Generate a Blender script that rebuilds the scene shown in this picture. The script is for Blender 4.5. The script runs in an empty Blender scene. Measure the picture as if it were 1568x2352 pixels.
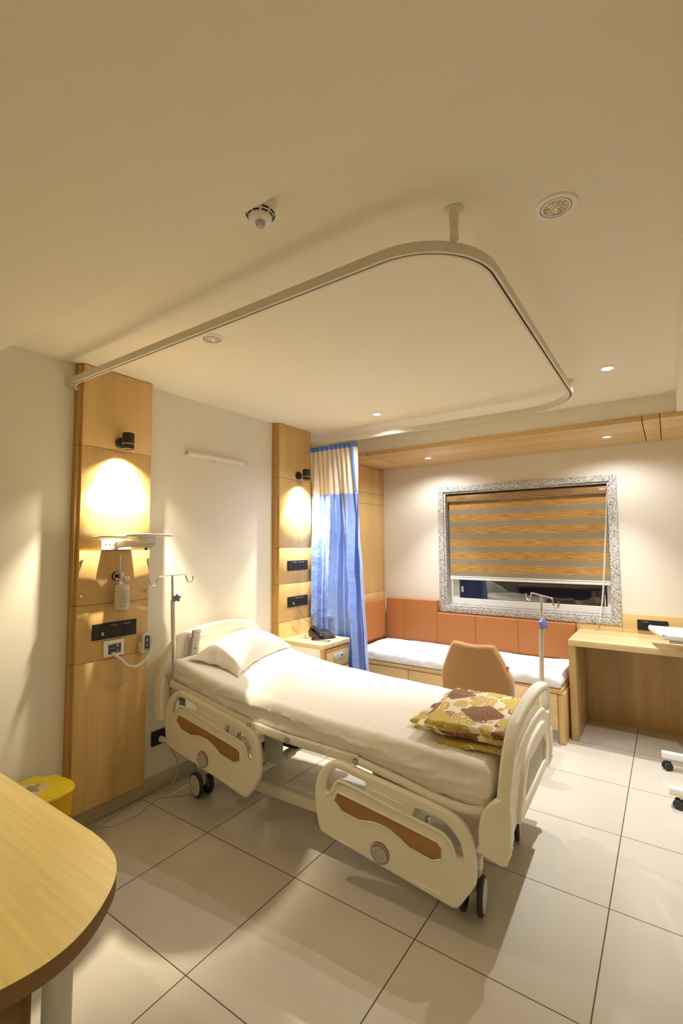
import bpy, bmesh, math, random
from mathutils import Vector, Matrix, Euler, noise
random.seed(7)
PI = math.pi
scene = bpy.context.scene
COL = scene.collection

# ------------------------------------------------------------------ camera, world, exposure
H = 2.537                      # main ceiling height
camd = bpy.data.cameras.new('camera'); cam = bpy.data.objects.new('camera', camd); COL.objects.link(cam)
camd.sensor_fit = 'HORIZONTAL'; camd.sensor_width = 36.0; camd.lens = 1086.2 * 36.0 / 1568.0
camd.clip_start = 0.02; camd.clip_end = 60
_r = Vector((0.82313469, 0.56782062, -0.00538757)); _u = Vector((0.04289444, -0.05271522, 0.99768791)); _f = Vector((-0.56622377, 0.82146263, 0.06774807))
M = Matrix((( _r.x, _u.x, -_f.x, 2.69123), (_r.y, _u.y, -_f.y, -4.72296), (_r.z, _u.z, -_f.z, 1.52555), (0, 0, 0, 1)))
cam.matrix_world = M
scene.camera = cam
w = bpy.data.worlds.new('night'); scene.world = w; w.use_nodes = True
w.node_tree.nodes['Background'].inputs[0].default_value = (0.010, 0.013, 0.022, 1)
w.node_tree.nodes['Background'].inputs[1].default_value = 0.4
scene.view_settings.view_transform = 'Standard'; scene.view_settings.look = 'None'
scene.view_settings.exposure = 0.42; scene.view_settings.gamma = 1.0; scene.view_settings.use_curve_mapping = False
try:
    scene.cycles.max_bounces = 10; scene.cycles.diffuse_bounces = 6; scene.cycles.glossy_bounces = 5
    scene.cycles.transmission_bounces = 8; scene.cycles.transparent_max_bounces = 12
    scene.cycles.sample_clamp_indirect = 6.0; scene.cycles.caustics_reflective = False; scene.cycles.caustics_refractive = False
    scene.cycles.use_denoising = True
except Exception:
    pass

# lamps: (x, y, z, watts, colour, cone, blend)
COOL = (0.98, 0.965, 0.95); WARM = (1.0, 0.875, 0.64); MID = (1.0, 0.89, 0.60)
LAMPS = {
    'wide_right':  (2.441, -1.631, 2.515, 140, COOL, 66, 1.0),
    'wide_left':   (0.860, -1.574, 2.515, 120, COOL, 66, 1.0),
    'spill_right': (2.441, -1.631, 2.515, 36, COOL, 142, 1.0),
    'spill_left':  (0.860, -1.574, 2.515, 36, COOL, 142, 1.0),
    'soffit_left': (0.772, -0.425, 2.350, 92, COOL, 74, 1.0),
    'soffit_right':(2.322, -0.451, 2.350, 92, COOL, 74, 1.0),
    'soffit_spill_left': (0.772, -0.425, 2.350, 17, COOL, 160, .6),
    'soffit_spill_right':(2.322, -0.451, 2.350, 14, COOL, 160, .6),
    'behind_right':(3.40, -5.45, 2.415, 42, MID, 150, 1.0),
    'behind_left': (1.00, -4.80, 2.415, 22, MID, 130, 1.0),
}
def spot(name, x, y, z, watts, colr, cone, blend, rad=0.013, rot=(0, 0, 0)):
    l = bpy.data.lights.new(name, 'SPOT'); l.energy = watts; l.color = colr
    l.spot_size = math.radians(cone); l.spot_blend = blend; l.shadow_soft_size = rad
    o = bpy.data.objects.new(name, l); COL.objects.link(o); o.location = (x, y, z); o.rotation_euler = rot
    return o
for k, v in LAMPS.items():
    spot('lamp_light', *v)

# ------------------------------------------------------------------ materials
def mat(name, base=(.8, .8, .8), rough=.5, metal=0.0, spec=.5, trans=0.0, alpha=1.0, emit=None, estr=0.0, ior=1.45, coat=0.0, sheen=0.0, bump=None):
    m = bpy.data.materials.new(name); m.use_nodes = True
    b = m.node_tree.nodes['Principled BSDF']
    b.inputs['Base Color'].default_value = (*base, 1); b.inputs['Roughness'].default_value = rough
    b.inputs['Metallic'].default_value = metal; b.inputs['Specular IOR Level'].default_value = spec
    b.inputs['Transmission Weight'].default_value = trans; b.inputs['Alpha'].default_value = alpha
    b.inputs['IOR'].default_value = ior; b.inputs['Coat Weight'].default_value = coat; b.inputs['Sheen Weight'].default_value = sheen
    if emit: b.inputs['Emission Color'].default_value = (*emit, 1); b.inputs['Emission Strength'].default_value = estr
    if bump:
        nt = m.node_tree; tc = nt.nodes.new('ShaderNodeTexCoord'); nz = nt.nodes.new('ShaderNodeTexNoise'); bp = nt.nodes.new('ShaderNodeBump')
        nz.inputs['Scale'].default_value = bump[0]; nz.inputs['Detail'].default_value = 4
        bp.inputs['Strength'].default_value = bump[1]; bp.inputs['Distance'].default_value = bump[2] if len(bump) > 2 else .002
        nt.links.new(tc.outputs['Object'], nz.inputs['Vector']); nt.links.new(nz.outputs['Fac'], bp.inputs['Height']); nt.links.new(bp.outputs['Normal'], b.inputs['Normal'])
    return m
class N:
    """tiny node helper"""
    def __init__(s, m): s.nt = m.node_tree; s.b = s.nt.nodes['Principled BSDF']; s.tc = s.nt.nodes.new('ShaderNodeTexCoord')
    def new(s, t, **kw):
        n = s.nt.nodes.new(t)
        for k, v in kw.items(): setattr(n, k, v)
        return n
    def link(s, a, b): s.nt.links.new(a, b)
    def math(s, op, a, b=None, c=None):
        n = s.new('ShaderNodeMath', operation=op)
        for i, v in enumerate((a, b, c)):
            if v is None: continue
            if isinstance(v, (int, float)): n.inputs[i].default_value = v
            else: s.link(v, n.inputs[i])
        return n.outputs[0]
    def mix(s, fac, a, b):
        n = s.new('ShaderNodeMix', data_type='RGBA')
        for i, v in ((0, fac), (6, a), (7, b)):
            if isinstance(v, (int, float)): n.inputs[i].default_value = v
            elif isinstance(v, tuple): n.inputs[i].default_value = (*v, 1)
            else: s.link(v, n.inputs[i])
        return n.outputs[2]
    def xyz(s, out='Object'):
        n = s.new('ShaderNodeSeparateXYZ'); s.link(s.tc.outputs[out], n.inputs[0]); return n.outputs
    def noise(s, scale, loc=(1, 1, 1), detail=3, out='Object', rough=.55):
        mp = s.new('ShaderNodeMapping'); mp.inputs['Scale'].default_value = loc; s.link(s.tc.outputs[out], mp.inputs[0])
        n = s.new('ShaderNodeTexNoise'); n.inputs['Scale'].default_value = scale; n.inputs['Detail'].default_value = detail; n.inputs['Roughness'].default_value = rough
        s.link(mp.outputs[0], n.inputs['Vector']); return n.outputs['Fac']
    def ramp(s, fac, stops):
        n = s.new('ShaderNodeValToRGB'); s.link(fac, n.inputs[0])
        e = n.color_ramp.elements
        while len(e) < len(stops): e.new(.5)
        for el, (p, c) in zip(e, stops): el.position = p; el.color = (*c, 1) if isinstance(c, tuple) else (c, c, c, 1)
        return n.outputs[0]
def wood(name, base, axis='Z', rough=.38, plank=9.0, contrast=.15, grain=.14):
    """oak veneer: broad strips of differing tone and fine grain running along axis"""
    m = mat(name, base, rough); n = N(m); i = 'XYZ'.index(axis)
    s1 = [plank] * 3; s1[i] = .35
    s2 = [70.0] * 3; s2[i] = 2.2
    a = n.noise(1.0, tuple(s1), 1); b = n.noise(1.0, tuple(s2), 5, rough=.65)
    dk = tuple(c * (1 - contrast) for c in base); lt = tuple(min(1, c * (1 + contrast * .55)) for c in base)
    c1 = n.ramp(a, [(.32, dk), (.68, lt)])
    g = n.ramp(b, [(.30, 1 - grain), (.62, 1.0)])
    mx = n.new('ShaderNodeMix', data_type='RGBA', blend_type='MULTIPLY'); mx.inputs[0].default_value = 1
    n.link(c1, mx.inputs[6]); n.link(g, mx.inputs[7]); n.link(mx.outputs[2], n.b.inputs['Base Color'])
    return m
OAK = (.68, .455, .185)
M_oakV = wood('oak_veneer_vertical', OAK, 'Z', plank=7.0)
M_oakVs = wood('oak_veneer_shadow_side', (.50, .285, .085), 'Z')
M_oakX = wood('oak_veneer_lengthwise', (.72, .50, .22), 'X')
M_oakY = wood('oak_veneer_across', (.70, .48, .21), 'Y')
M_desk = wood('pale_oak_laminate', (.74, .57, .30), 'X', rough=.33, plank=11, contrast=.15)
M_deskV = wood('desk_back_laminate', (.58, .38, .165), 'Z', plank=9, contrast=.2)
M_table = wood('yellow_oak_laminate', (.84, .66, .25), 'X', rough=.35, plank=6, contrast=.16)
M_edge = mat('shaded_table_edge', (.20, .105, .035), .45)  # table edge turned from the light: its shade is put into this brown
M_inlay = wood('rail_wood_inlay', (.40, .215, .072), 'X', rough=.42, plank=20, contrast=.15)
M_paint = mat('cream_wall_paint', (.82, .785, .69), .62, bump=(60, .03))
M_ceil = mat('cream_ceiling_paint', (.82, .77, .635), .75)
M_skirt = mat('taupe_skirting_tile', (.47, .42, .33), .35)
M_black = mat('black_plastic', (.028, .025, .023), .5, spec=.25)
M_blackg = mat('black_gloss_plastic', (.018, .016, .015), .3, spec=.35)
M_dark = mat('dark_slot', (.003, .003, .003), .6)
M_white = mat('white_plastic', (.82, .79, .72), .35)
M_cream = mat('cream_moulded_plastic', (.86, .81, .66), .38)
M_creamm = mat('cream_powder_coated_steel', (.80, .75, .63), .4)
M_chrome = mat('polished_chrome', (.80, .78, .74), .16, 1.0)
M_steel = mat('brushed_steel', (.56, .55, .52), .32, 1.0)
M_alu = mat('cream_coated_aluminium', (.72, .67, .55), .42)
M_copper = mat('copper_ring', (.85, .36, .17), .3, 1.0)
M_grey = mat('grey_plastic', (.45, .45, .43), .45)
M_dgrey = mat('dark_grey_rubber', (.035, .035, .037), .55)
M_wheel = mat('pale_grey_wheel_cover', (.62, .58, .50), .5)
M_lilac = mat('lilac_plastic', (.26, .25, .58), .4)
M_yellow = mat('yellow_bin_plastic', (.80, .60, .015), .38)
M_yellowd = mat('shaded_bin_plastic', (.66, .37, .01), .42)  # bin yellow darkened to paint the shade on the rim under the lid
M_leather = mat('tan_leatherette', (.45, .175, .055), .42, bump=(350, .12, .001))
M_suede = mat('camel_upholstery', (.42, .235, .095), .85, sheen=.4, bump=(200, .15, .001))
M_cable = mat('pale_grey_cable', (.52, .47, .38), .5)
M_glass = mat('clear_glass', (1, 1, 1), .02, trans=1.0)
M_clear = mat('clear_plastic', (.95, .94, .90), .10, trans=.85, alpha=.62)
M_frost = mat('milky_plastic_bottle', (.86, .80, .66), .28, trans=.35, alpha=.86)
M_emit = mat('lit_lamp_diffuser', (1, 1, 1), .5, emit=(1, .97, .9), estr=9)
M_emitw = mat('lit_warm_lamp', (1, .6, .3), .5, emit=(1, .62, .28), estr=5)
M_red = mat('red_print', (.62, .03, .02), .5)
M_orange = mat('orange_button', (.80, .15, .05), .4)
M_navy = mat('navy_print', (.022, .05, .09), .4)
M_teal = mat('teal_print', (.13, .22, .25), .4)
M_ink = mat('dark_ink', (.03, .028, .025), .6)
M_paper = mat('cream_paper', (.66, .53, .25), .7)
M_sticker = mat('white_sticker', (.7, .7, .68), .6)
M_silver = mat('silver_print', (.50, .49, .46), .5)
M_handle = mat('grey_blue_handle', (.42, .47, .56), .4)
M_upvc = mat('white_upvc', (.84, .82, .78), .35)
M_bsheet = mat('white_bed_sheet', (.86, .83, .765), .8, bump=(180, .10, .001))
M_dsheet = mat('white_daybed_sheet', (.88, .87, .85), .8, bump=(9, .35, .02))
M_pillow = mat('white_pillowcase', (.88, .84, .75), .8, bump=(14, .2, .01))
M_footpanel = mat('taupe_footboard_panel', (.47, .39, .29), .45)

def make_sheet_stripes(m):
    n = N(m); x = n.xyz()
    s = n.math('SINE', n.math('MULTIPLY', x[0], 2 * PI / .045)); s = n.math('GREATER_THAN', s, 0.0)
    n.link(n.mix(s, (.86, .835, .775), (.85, .82, .755)), n.b.inputs['Base Color'])
make_sheet_stripes(M_bsheet)

# floor tiles
def tile_mat():
    m = mat('cream_porcelain_tile', (.70, .67, .59), .10, spec=.5); n = N(m)
    p = n.xyz('Object')
    def lines(v, off, size, wd):
        t = n.math('DIVIDE', n.math('SUBTRACT', v, off), size)
        d = n.math('ABSOLUTE', n.math('SUBTRACT', n.math('FRACT', n.math('ADD', t, 40.5)), .5))
        return n.math('LESS_THAN', d, wd / size / 2), n.math('FLOOR', n.math('ADD', t, 40.0))
    lx, ix = lines(p[0], .0066, .6038, .0048); ly, iy = lines(p[1], -4.1665, .5962, .0042)
    g = n.math('MAXIMUM', lx, ly)
    wn = n.new('ShaderNodeTexWhiteNoise', noise_dimensions='2D'); cb = n.new('ShaderNodeCombineXYZ'); n.link(ix, cb.inputs[0]); n.link(iy, cb.inputs[1]); n.link(cb.outputs[0], wn.inputs['Vector'])
    base = n.mix(wn.outputs['Value'], (.565, .53, .455), (.60, .565, .485))
    sp = n.noise(6, (1, 1, 1), 5)
    base = n.mix(n.math('MULTIPLY', sp, .10), base, (.49, .455, .38))
    n.link(n.mix(g, base, (.085, .064, .046)), n.b.inputs['Base Color'])
    n.link(n.math('ADD', n.math('MULTIPLY', g, .6), n.math('ADD', .07, n.math('MULTIPLY', n.noise(9, detail=4), .10))), n.b.inputs['Roughness'])
    return m
M_tile = tile_mat()
def granite():
    m = mat('speckled_grey_granite', (.5, .5, .48), .25); n = N(m)
    v = n.new('ShaderNodeTexVoronoi'); v.inputs['Scale'].default_value = 130; n.link(n.tc.outputs['Object'], v.inputs['Vector'])
    a = n.ramp(n.noise(95, detail=4, rough=.7), [(.40, (.06, .06, .065)), (.50, (.42, .42, .40)), (.62, (.72, .71, .67))])
    sp = n.new('ShaderNodeSeparateColor'); n.link(v.outputs['Color'], sp.inputs[0])
    n.link(n.mix(n.math('MULTIPLY', n.math('GREATER_THAN', sp.outputs[0], .62), .6), a, (.78, .77, .73)), n.b.inputs['Base Color'])
    return m
M_granite = granite()
def blind_mat():
    m = mat('zebra_blind_fabric', (.5, .3, .1), .7); n = N(m); p = n.xyz()
    # local z: 0 at fabric top, bands every .1292
    t = n.math('FRACT', n.math('DIVIDE', n.math('ADD', n.math('MULTIPLY', p[2], -1), .118), .1292))
    band = n.math('LESS_THAN', t, .605)
    fib = n.noise(1, (9, 9, 260), 4)
    woody = n.ramp(fib, [(.34, (.27, .135, .034)), (.5, (.46, .255, .068)), (.66, (.60, .38, .125))])
    gl = n.noise(1, (4, 4, 500), 2)
    grey = n.ramp(gl, [(.3, (.255, .22, .15)), (.7, (.31, .27, .19))])
    n.link(n.mix(band, grey, woody), n.b.inputs['Base Color']); return m
M_blind = blind_mat()
def blind_box_mat():
    m = mat('blind_cassette_fabric', (.35, .2, .08), .25, coat=.6); n = N(m)
    n.link(n.ramp(n.noise(1, (9, 9, 260), 4), [(.34, (.16, .085, .03)), (.5, (.30, .17, .065)), (.66, (.40, .25, .11))]), n.b.inputs['Base Color']); return m
M_blindbox = blind_box_mat()
def curtain_mats():
    f = mat('blue_satin_curtain', (.17, .30, .80), .32, sheen=.2, bump=(16, .45, .014))
    n = N(f); fine = n.noise(1, (160, 160, 160), 2)
    n.link(n.ramp(fine, [(.3, (.205, .33, .79)), (.7, (.27, .405, .87))]), n.b.inputs['Base Color'])
    b = mat('blue_curtain_binding', (.10, .22, .62), .6)
    m = mat('cream_mesh_curtain', (.80, .70, .52), .8); n = N(m)
    uv = n.xyz('UV')
    def hole(v, k):
        t = n.math('ABSOLUTE', n.math('SUBTRACT', n.math('FRACT', n.math('MULTIPLY', v, k)), .5)); return n.math('LESS_THAN', t, .32)
    h = n.math('MULTIPLY', hole(uv[0], 1 / .0125), hole(uv[1], 1 / .0125))
    n.link(n.math('SUBTRACT', 1.0, n.math('MULTIPLY', h, .14)), n.b.inputs['Alpha'])
    n.link(n.mix(h, (.86, .79, .68), (.71, .63, .53)), n.b.inputs['Base Color'])
    return f, b, m
M_curt, M_bind, M_mesh = curtain_mats()
def blanket_mat():
    """cream cloth, olive-gold leaf motifs, brown diamond medallion repeated on a diamond lattice"""
    m = mat('printed_blanket_cloth', (.8, .7, .5), .85, sheen=.3); n = N(m); uv = n.xyz('UV')
    # UV is in metres, medallion at origin; lattice half diagonals .10 x .115
    A, B = .37, .42
    a = n.math('ADD', n.math('DIVIDE', uv[0], A), n.math('DIVIDE', uv[1], B)); b = n.math('SUBTRACT', n.math('DIVIDE', uv[0], A), n.math('DIVIDE', uv[1], B))
    fa = n.math('ABSOLUTE', n.math('SUBTRACT', n.math('FRACT', n.math('ADD', a, 20.5)), .5)); fb = n.math('ABSOLUTE', n.math('SUBTRACT', n.math('FRACT', n.math('ADD', b, 20.5)), .5))
    mx = n.math('MAXIMUM', fa, fb)
    ia = n.math('ROUND', n.math('ADD', a, 20.0)); ib = n.math('ROUND', n.math('ADD', b, 20.0))
    par = n.math('FRACT', n.math('DIVIDE', n.math('ADD', ia, 0.0), 2.0))
    odd = n.math('GREATER_THAN', par, .25)
    med = n.math('LESS_THAN', mx, .27)
    # petals: radial pattern around each cell centre
    da = n.math('SUBTRACT', n.math('FRACT', n.math('ADD', a, 20.5)), .5); db = n.math('SUBTRACT', n.math('FRACT', n.math('ADD', b, 20.5)), .5)
    ang = n.math('ARCTAN2', da, db); rad = n.math('SQRT', n.math('ADD', n.math('MULTIPLY', da, da), n.math('MULTIPLY', db, db)))
    pet = n.math('MULTIPLY', rad, n.math('ADD', 1.25, n.math('MULTIPLY', n.math('COSINE', n.math('MULTIPLY', ang, 8)), .55)))
    ln = n.math('LESS_THAN', n.math('ABSOLUTE', n.math('SUBTRACT', n.math('FRACT', n.math('MULTIPLY', pet, 7)), .5)), .11)
    vor = n.new('ShaderNodeTexVoronoi', feature='DISTANCE_TO_EDGE'); vor.inputs['Scale'].default_value = 21; n.link(n.tc.outputs['UV'], vor.inputs['Vector'])
    vf = n.new('ShaderNodeTexVoronoi', distance='MINKOWSKI'); vf.inputs['Scale'].default_value = 19; vf.inputs['Exponent'].default_value = 1.55; mpv = n.new('ShaderNodeMapping'); mpv.inputs['Rotation'].default_value = (0, 0, .8); mpv.inputs['Scale'].default_value = (1.0, .55, 1); n.link(n.tc.outputs['UV'], mpv.inputs[0]); n.link(mpv.outputs[0], vf.inputs['Vector'])
    blob = n.math('LESS_THAN', vf.outputs['Distance'], .62)
    sp = n.new('ShaderNodeSeparateColor'); n.link(vf.outputs['Color'], sp.inputs[0])
    brownleaf = n.math('LESS_THAN', sp.outputs[0], .20)
    leaf = n.mix(brownleaf, (.50, .35, .055), (.20, .055, .022))
    ring = n.math('MAXIMUM', n.math('LESS_THAN', n.math('ABSOLUTE', n.math('SUBTRACT', vf.outputs['Distance'], .46)), .04), n.math('LESS_THAN', n.math('ABSOLUTE', n.math('SUBTRACT', vf.outputs['Distance'], .22)), .04))
    leaf = n.mix(ring, leaf, (.72, .60, .27))
    ground = n.mix(blob, (.80, .70, .52), leaf)
    near = n.math('MULTIPLY', n.math('LESS_THAN', mx, .44), odd)
    ground = n.mix(near, ground, (.56, .42, .06))
    brown = n.mix(ln, (.165, .050, .018), (.36, .17, .045)); gold = n.mix(ln, (.60, .47, .08), (.42, .29, .03))
    medc = n.mix(odd, brown, gold)
    n.link(n.mix(med, ground, medc), n.b.inputs['Base Color']); return m
M_blanket = blanket_mat()

# ------------------------------------------------------------------ mesh helpers
def finish(me, m, smooth=35):
    if m is not None:
        for mm in (m if isinstance(m, (list, tuple)) else [m]): me.materials.append(mm)
    for p in me.polygons: p.use_smooth = True
    try: me.set_sharp_from_angle(angle=math.radians(smooth))
    except Exception: pass
    return me
def link(name, me, parent=None):
    o = bpy.data.objects.new(name, me); COL.objects.link(o)
    if parent is not None: o.parent = parent
    return o
def tag(o, label, cat, group=None):
    o['label'] = label; o['category'] = cat
    if group: o['group'] = group
    return o
def thing(name, label, cat, loc=(0, 0, 0), rz=0.0, group=None):
    o = bpy.data.objects.new(name, None); COL.objects.link(o); o.location = loc; o.rotation_euler = (0, 0, rz)
    o.empty_display_size = .1
    return tag(o, label, cat, group)
def tmesh(bm, m, smooth=35):
    me = bpy.data.meshes.new('mesh'); bmesh.ops.recalc_face_normals(bm, faces=bm.faces[:]); bm.to_mesh(me); bm.free()
    return finish(me, m, smooth)
def root_of(p):
    while p.parent is not None: p = p.parent
    return p
def part(name, bm, m, parent, local=False, smooth=35, label=None):
    """bm in world coordinates (local=True: in the thing's own coordinates)"""
    if not local:
        r = root_of(parent); mw = Matrix.Translation(r.location) @ r.rotation_euler.to_matrix().to_4x4()
        bm.transform(mw.inverted())
    o = link(name, tmesh(bm, m, smooth), parent)
    if label: o['label'] = label
    return o
def solo(name, bm, m, label, cat, group=None, smooth=35):
    """a thing that is one mesh: origin moved to its base centre"""
    xs = [v.co for v in bm.verts]
    c = Vector(((min(v.x for v in xs) + max(v.x for v in xs)) / 2, (min(v.y for v in xs) + max(v.y for v in xs)) / 2, min(v.z for v in xs)))
    bm.transform(Matrix.Translation(-c)); o = link(name, tmesh(bm, m, smooth)); o.location = c
    return tag(o, label, cat, group)
def struct(name, bm, m, parent=None, smooth=35, label=None):
    o = link(name, tmesh(bm, m, smooth), parent)
    if parent is None: o['kind'] = 'structure'
    if label: o['label'] = label
    return o
def new(): return bmesh.new()
def box(bm, x0, x1, y0, y1, z0, z1, bev=0.0, seg=2, mi=0, mtx=None):
    t = bmesh.new(); bmesh.ops.create_cube(t, size=1.0)
    for v in t.verts: v.co = Vector(((x0 + x1) / 2 + v.co.x * (x1 - x0), (y0 + y1) / 2 + v.co.y * (y1 - y0), (z0 + z1) / 2 + v.co.z * (z1 - z0)))
    if bev > 0: bmesh.ops.bevel(t, geom=t.edges[:], offset=bev, segments=seg, profile=.5, affect='EDGES')
    merge(bm, t, mi, mtx); return bm
def merge(bm, t, mi=0, mtx=None):
    if mtx is not None: t.transform(mtx)
    for f in t.faces: f.material_index = mi
    me = bpy.data.meshes.new('tmp'); t.to_mesh(me); t.free(); bm.from_mesh(me); bpy.data.meshes.remove(me)
def cyl(bm, p0, p1, r0, r1=None, n=20, mi=0, caps=True, bev=0.0):
    r1 = r0 if r1 is None else r1; p0 = Vector(p0); p1 = Vector(p1); d = p1 - p0
    t = bmesh.new(); bmesh.ops.create_cone(t, cap_ends=caps, segments=n, radius1=r0, radius2=r1, depth=d.length)
    if bev > 0:
        bmesh.ops.bevel(t, geom=[e for e in t.edges if abs(e.verts[0].co.z - e.verts[1].co.z) < 1e-6], offset=bev, segments=2, affect='EDGES')
    mtx = Matrix.Translation((p0 + p1) / 2) @ d.to_track_quat('Z', 'Y').to_matrix().to_4x4()
    merge(bm, t, mi, mtx); return bm
def sph(bm, c, r, sc=(1, 1, 1), n=16, mi=0, mtx=None):
    t = bmesh.new(); bmesh.ops.create_uvsphere(t, u_segments=n, v_segments=max(6, n // 2), radius=r)
    mm = Matrix.Translation(c) @ (mtx if mtx is not None else Matrix.Identity(4)) @ Matrix.Diagonal((*sc, 1)); merge(bm, t, mi, mm); return bm
def catmull(pts, k=8):
    pts = [Vector(p) for p in pts]; out = []
    for i in range(len(pts) - 1):
        p0 = pts[max(i - 1, 0)]; p1 = pts[i]; p2 = pts[i + 1]; p3 = pts[min(i + 2, len(pts) - 1)]
        for j in range(k):
            t = j / k; out.append(.5 * ((2 * p1) + (p2 - p0) * t + (2 * p0 - 5 * p1 + 4 * p2 - p3) * t * t + (3 * p1 - p0 - 3 * p2 + p3) * t ** 3))
    out.append(pts[-1]); return out
def tube(bm, pts, r, n=10, mi=0, closed=False, smooth_k=0):
    pts = catmull(pts, smooth_k) if smooth_k else [Vector(p) for p in pts]
    t = bmesh.new(); rings = []; L = len(pts)
    up = Vector((0, 0, 1)); prev = None
    for i, p in enumerate(pts):
        d = (pts[min(i + 1, L - 1)] - pts[max(i - 1, 0)]).normalized() if not closed else (pts[(i + 1) % L] - pts[i - 1]).normalized()
        if prev is None:
            a = d.cross(up if abs(d.dot(up)) < .95 else Vector((1, 0, 0))).normalized()
        else:
            a = (prev - d * prev.dot(d)).normalized()
        prev = a; b = d.cross(a); rr = r[i] if isinstance(r, (list, tuple)) else r
        rings.append([t.verts.new(p + (a * math.cos(2 * PI * k / n) + b * math.sin(2 * PI * k / n)) * rr) for k in range(n)])
    for i in range(L - (0 if closed else 1)):
        r0, r1 = rings[i], rings[(i + 1) % L]
        for k in range(n): t.faces.new((r0[k], r0[(k + 1) % n], r1[(k + 1) % n], r1[k]))
    if not closed: t.faces.new(rings[0]); t.faces.new(rings[-1][::-1])
    merge(bm, t, mi); return bm
def lathe(bm, prof, c, axis=(0, 0, 1), n=32, mi=0):
    """prof: (r, h) list along axis from c"""
    q = Vector(axis).normalized().to_track_quat('Z', 'Y').to_matrix().to_4x4(); t = bmesh.new(); rings = []
    for r, h in prof: rings.append([t.verts.new((max(r, 1e-5) * math.cos(2 * PI * k / n), max(r, 1e-5) * math.sin(2 * PI * k / n), h)) for k in range(n)])
    for a, b in zip(rings, rings[1:]):
        for k in range(n): t.faces.new((a[k], a[(k + 1) % n], b[(k + 1) % n], b[k]))
    bmesh.ops.remove_doubles(t, verts=t.verts[:], dist=1e-4)
    merge(bm, t, mi, Matrix.Translation(c) @ q); return bm
def plate(bm, loops, thick, mtx, bev=0.0, res=3, mi=0):
    """2D outline (first loop) with holes, extruded to thick (total) about z=0 in its own frame, rounded edges"""
    cu = bpy.data.curves.new('c', 'CURVE'); cu.dimensions = '2D'; cu.fill_mode = 'BOTH'
    cu.extrude = max(thick / 2 - bev, 0); cu.bevel_depth = bev; cu.bevel_resolution = res; cu.offset = -bev
    for lp in loops:
        s = cu.splines.new('POLY'); s.points.add(len(lp) - 1); s.use_cyclic_u = True
        for p, c in zip(s.points, lp): p.co = (c[0], c[1], 0, 1)
    o = bpy.data.objects.new('c', cu); COL.objects.link(o); dg = bpy.context.evaluated_depsgraph_get(); dg.update()
    me = bpy.data.meshes.new_from_object(o.evaluated_get(dg)); bpy.data.objects.remove(o); bpy.data.curves.remove(cu)
    t = bmesh.new(); t.from_mesh(me); bpy.data.meshes.remove(me); bmesh.ops.remove_doubles(t, verts=t.verts[:], dist=1e-5)
    merge(bm, t, mi, mtx); return bm
def loop(pts, k=6):
    """closed smooth loop through 2D pts; a point given as (x,y,'c') is a corner"""
    P = [Vector((p[0], p[1], 0)) for p in pts]; n = len(P); out = []
    for i in range(n):
        p0, p1, p2, p3 = P[i - 1], P[i], P[(i + 1) % n], P[(i + 2) % n]
        if len(pts[i]) > 2: p0 = p1
        if len(pts[(i + 1) % n]) > 2: p3 = p2
        for j in range(k):
            t = j / k; v = .5 * ((2 * p1) + (p2 - p0) * t + (2 * p0 - 5 * p1 + 4 * p2 - p3) * t * t + (3 * p1 - p0 - 3 * p2 + p3) * t ** 3); out.append((v.x, v.y))
    return out
def rrect(x0, x1, y0, y1, r, k=5):
    o = []
    for cx, cy, a in ((x1 - r, y1 - r, 0), (x0 + r, y1 - r, 90), (x0 + r, y0 + r, 180), (x1 - r, y0 + r, 270)):
        for j in range(k + 1):
            t = math.radians(a + 90 * j / k); o.append((cx + r * math.cos(t), cy + r * math.sin(t)))
    return o
def frame(ax, ay, az, o): # columns
    ax, ay, az = Vector(ax), Vector(ay), Vector(az)
    return Matrix(((ax.x, ay.x, az.x, o[0]), (ax.y, ay.y, az.y, o[1]), (ax.z, ay.z, az.z, o[2]), (0, 0, 0, 1)))
# face on a wall whose outward normal is +X: local x -> -Y?  we use (a along +Y, b along +Z, out along +X)
def wallX(x): return frame((0, 1, 0), (0, 0, 1), (1, 0, 0), (x, 0, 0))
def wallY(y): return frame((1, 0, 0), (0, 0, 1), (0, -1, 0), (0, y, 0))   # faces -Y (into the room)
def top(z): return frame((1, 0, 0), (0, 1, 0), (0, 0, 1), (0, 0, z))

# ------------------------------------------------------------------ room shell
XR, YB = 4.4, -6.4
YS = -3.845            # far edge of the lower ceiling near the camera
ZS = 2.437
b = new(); box(b, -.15, XR + .15, YB - .15, .35, -.12, 0); struct('floor', b, M_tile)
b = new(); box(b, -.15, 0, YB - .15, .35, 0, 2.75); struct('wall_left', b, M_paint)
b = new(); box(b, XR, XR + .15, YB - .15, .35, 0, 2.75); struct('wall_right', b, M_paint)
b = new(); box(b, 0, XR, YB - .15, YB, 0, 2.75); struct('wall_front', b, M_paint)
b = new()
WX0, WX1, WZ0, WZ1 = .745, 2.287, .866, 2.069
box(b, 0, WX0, 0, .25, 0, 2.75); box(b, WX1, XR, 0, .25, 0, 2.75); box(b, WX0, WX1, 0, .25, 0, WZ0); box(b, WX0, WX1, 0, .25, WZ1, 2.75)
struct('wall_back', b, M_paint)
b = new(); box(b, 0, XR, YS, -.86, H, 2.70); struct('ceiling', b, M_ceil)
b = new(); box(b, 0, XR, YB, YS, ZS, 2.70, .004); o = struct('ceiling_soffit', b, M_ceil)
b = new(); box(b, 0, XR, -.86, 0, 2.41, 2.70); struct('ceiling_bulkhead', b, M_ceil)
b = new(); box(b, 2.772, XR, YS, -.86, 2.40, 2.60, .003); struct('ceiling_beam', b, M_ceil)
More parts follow.
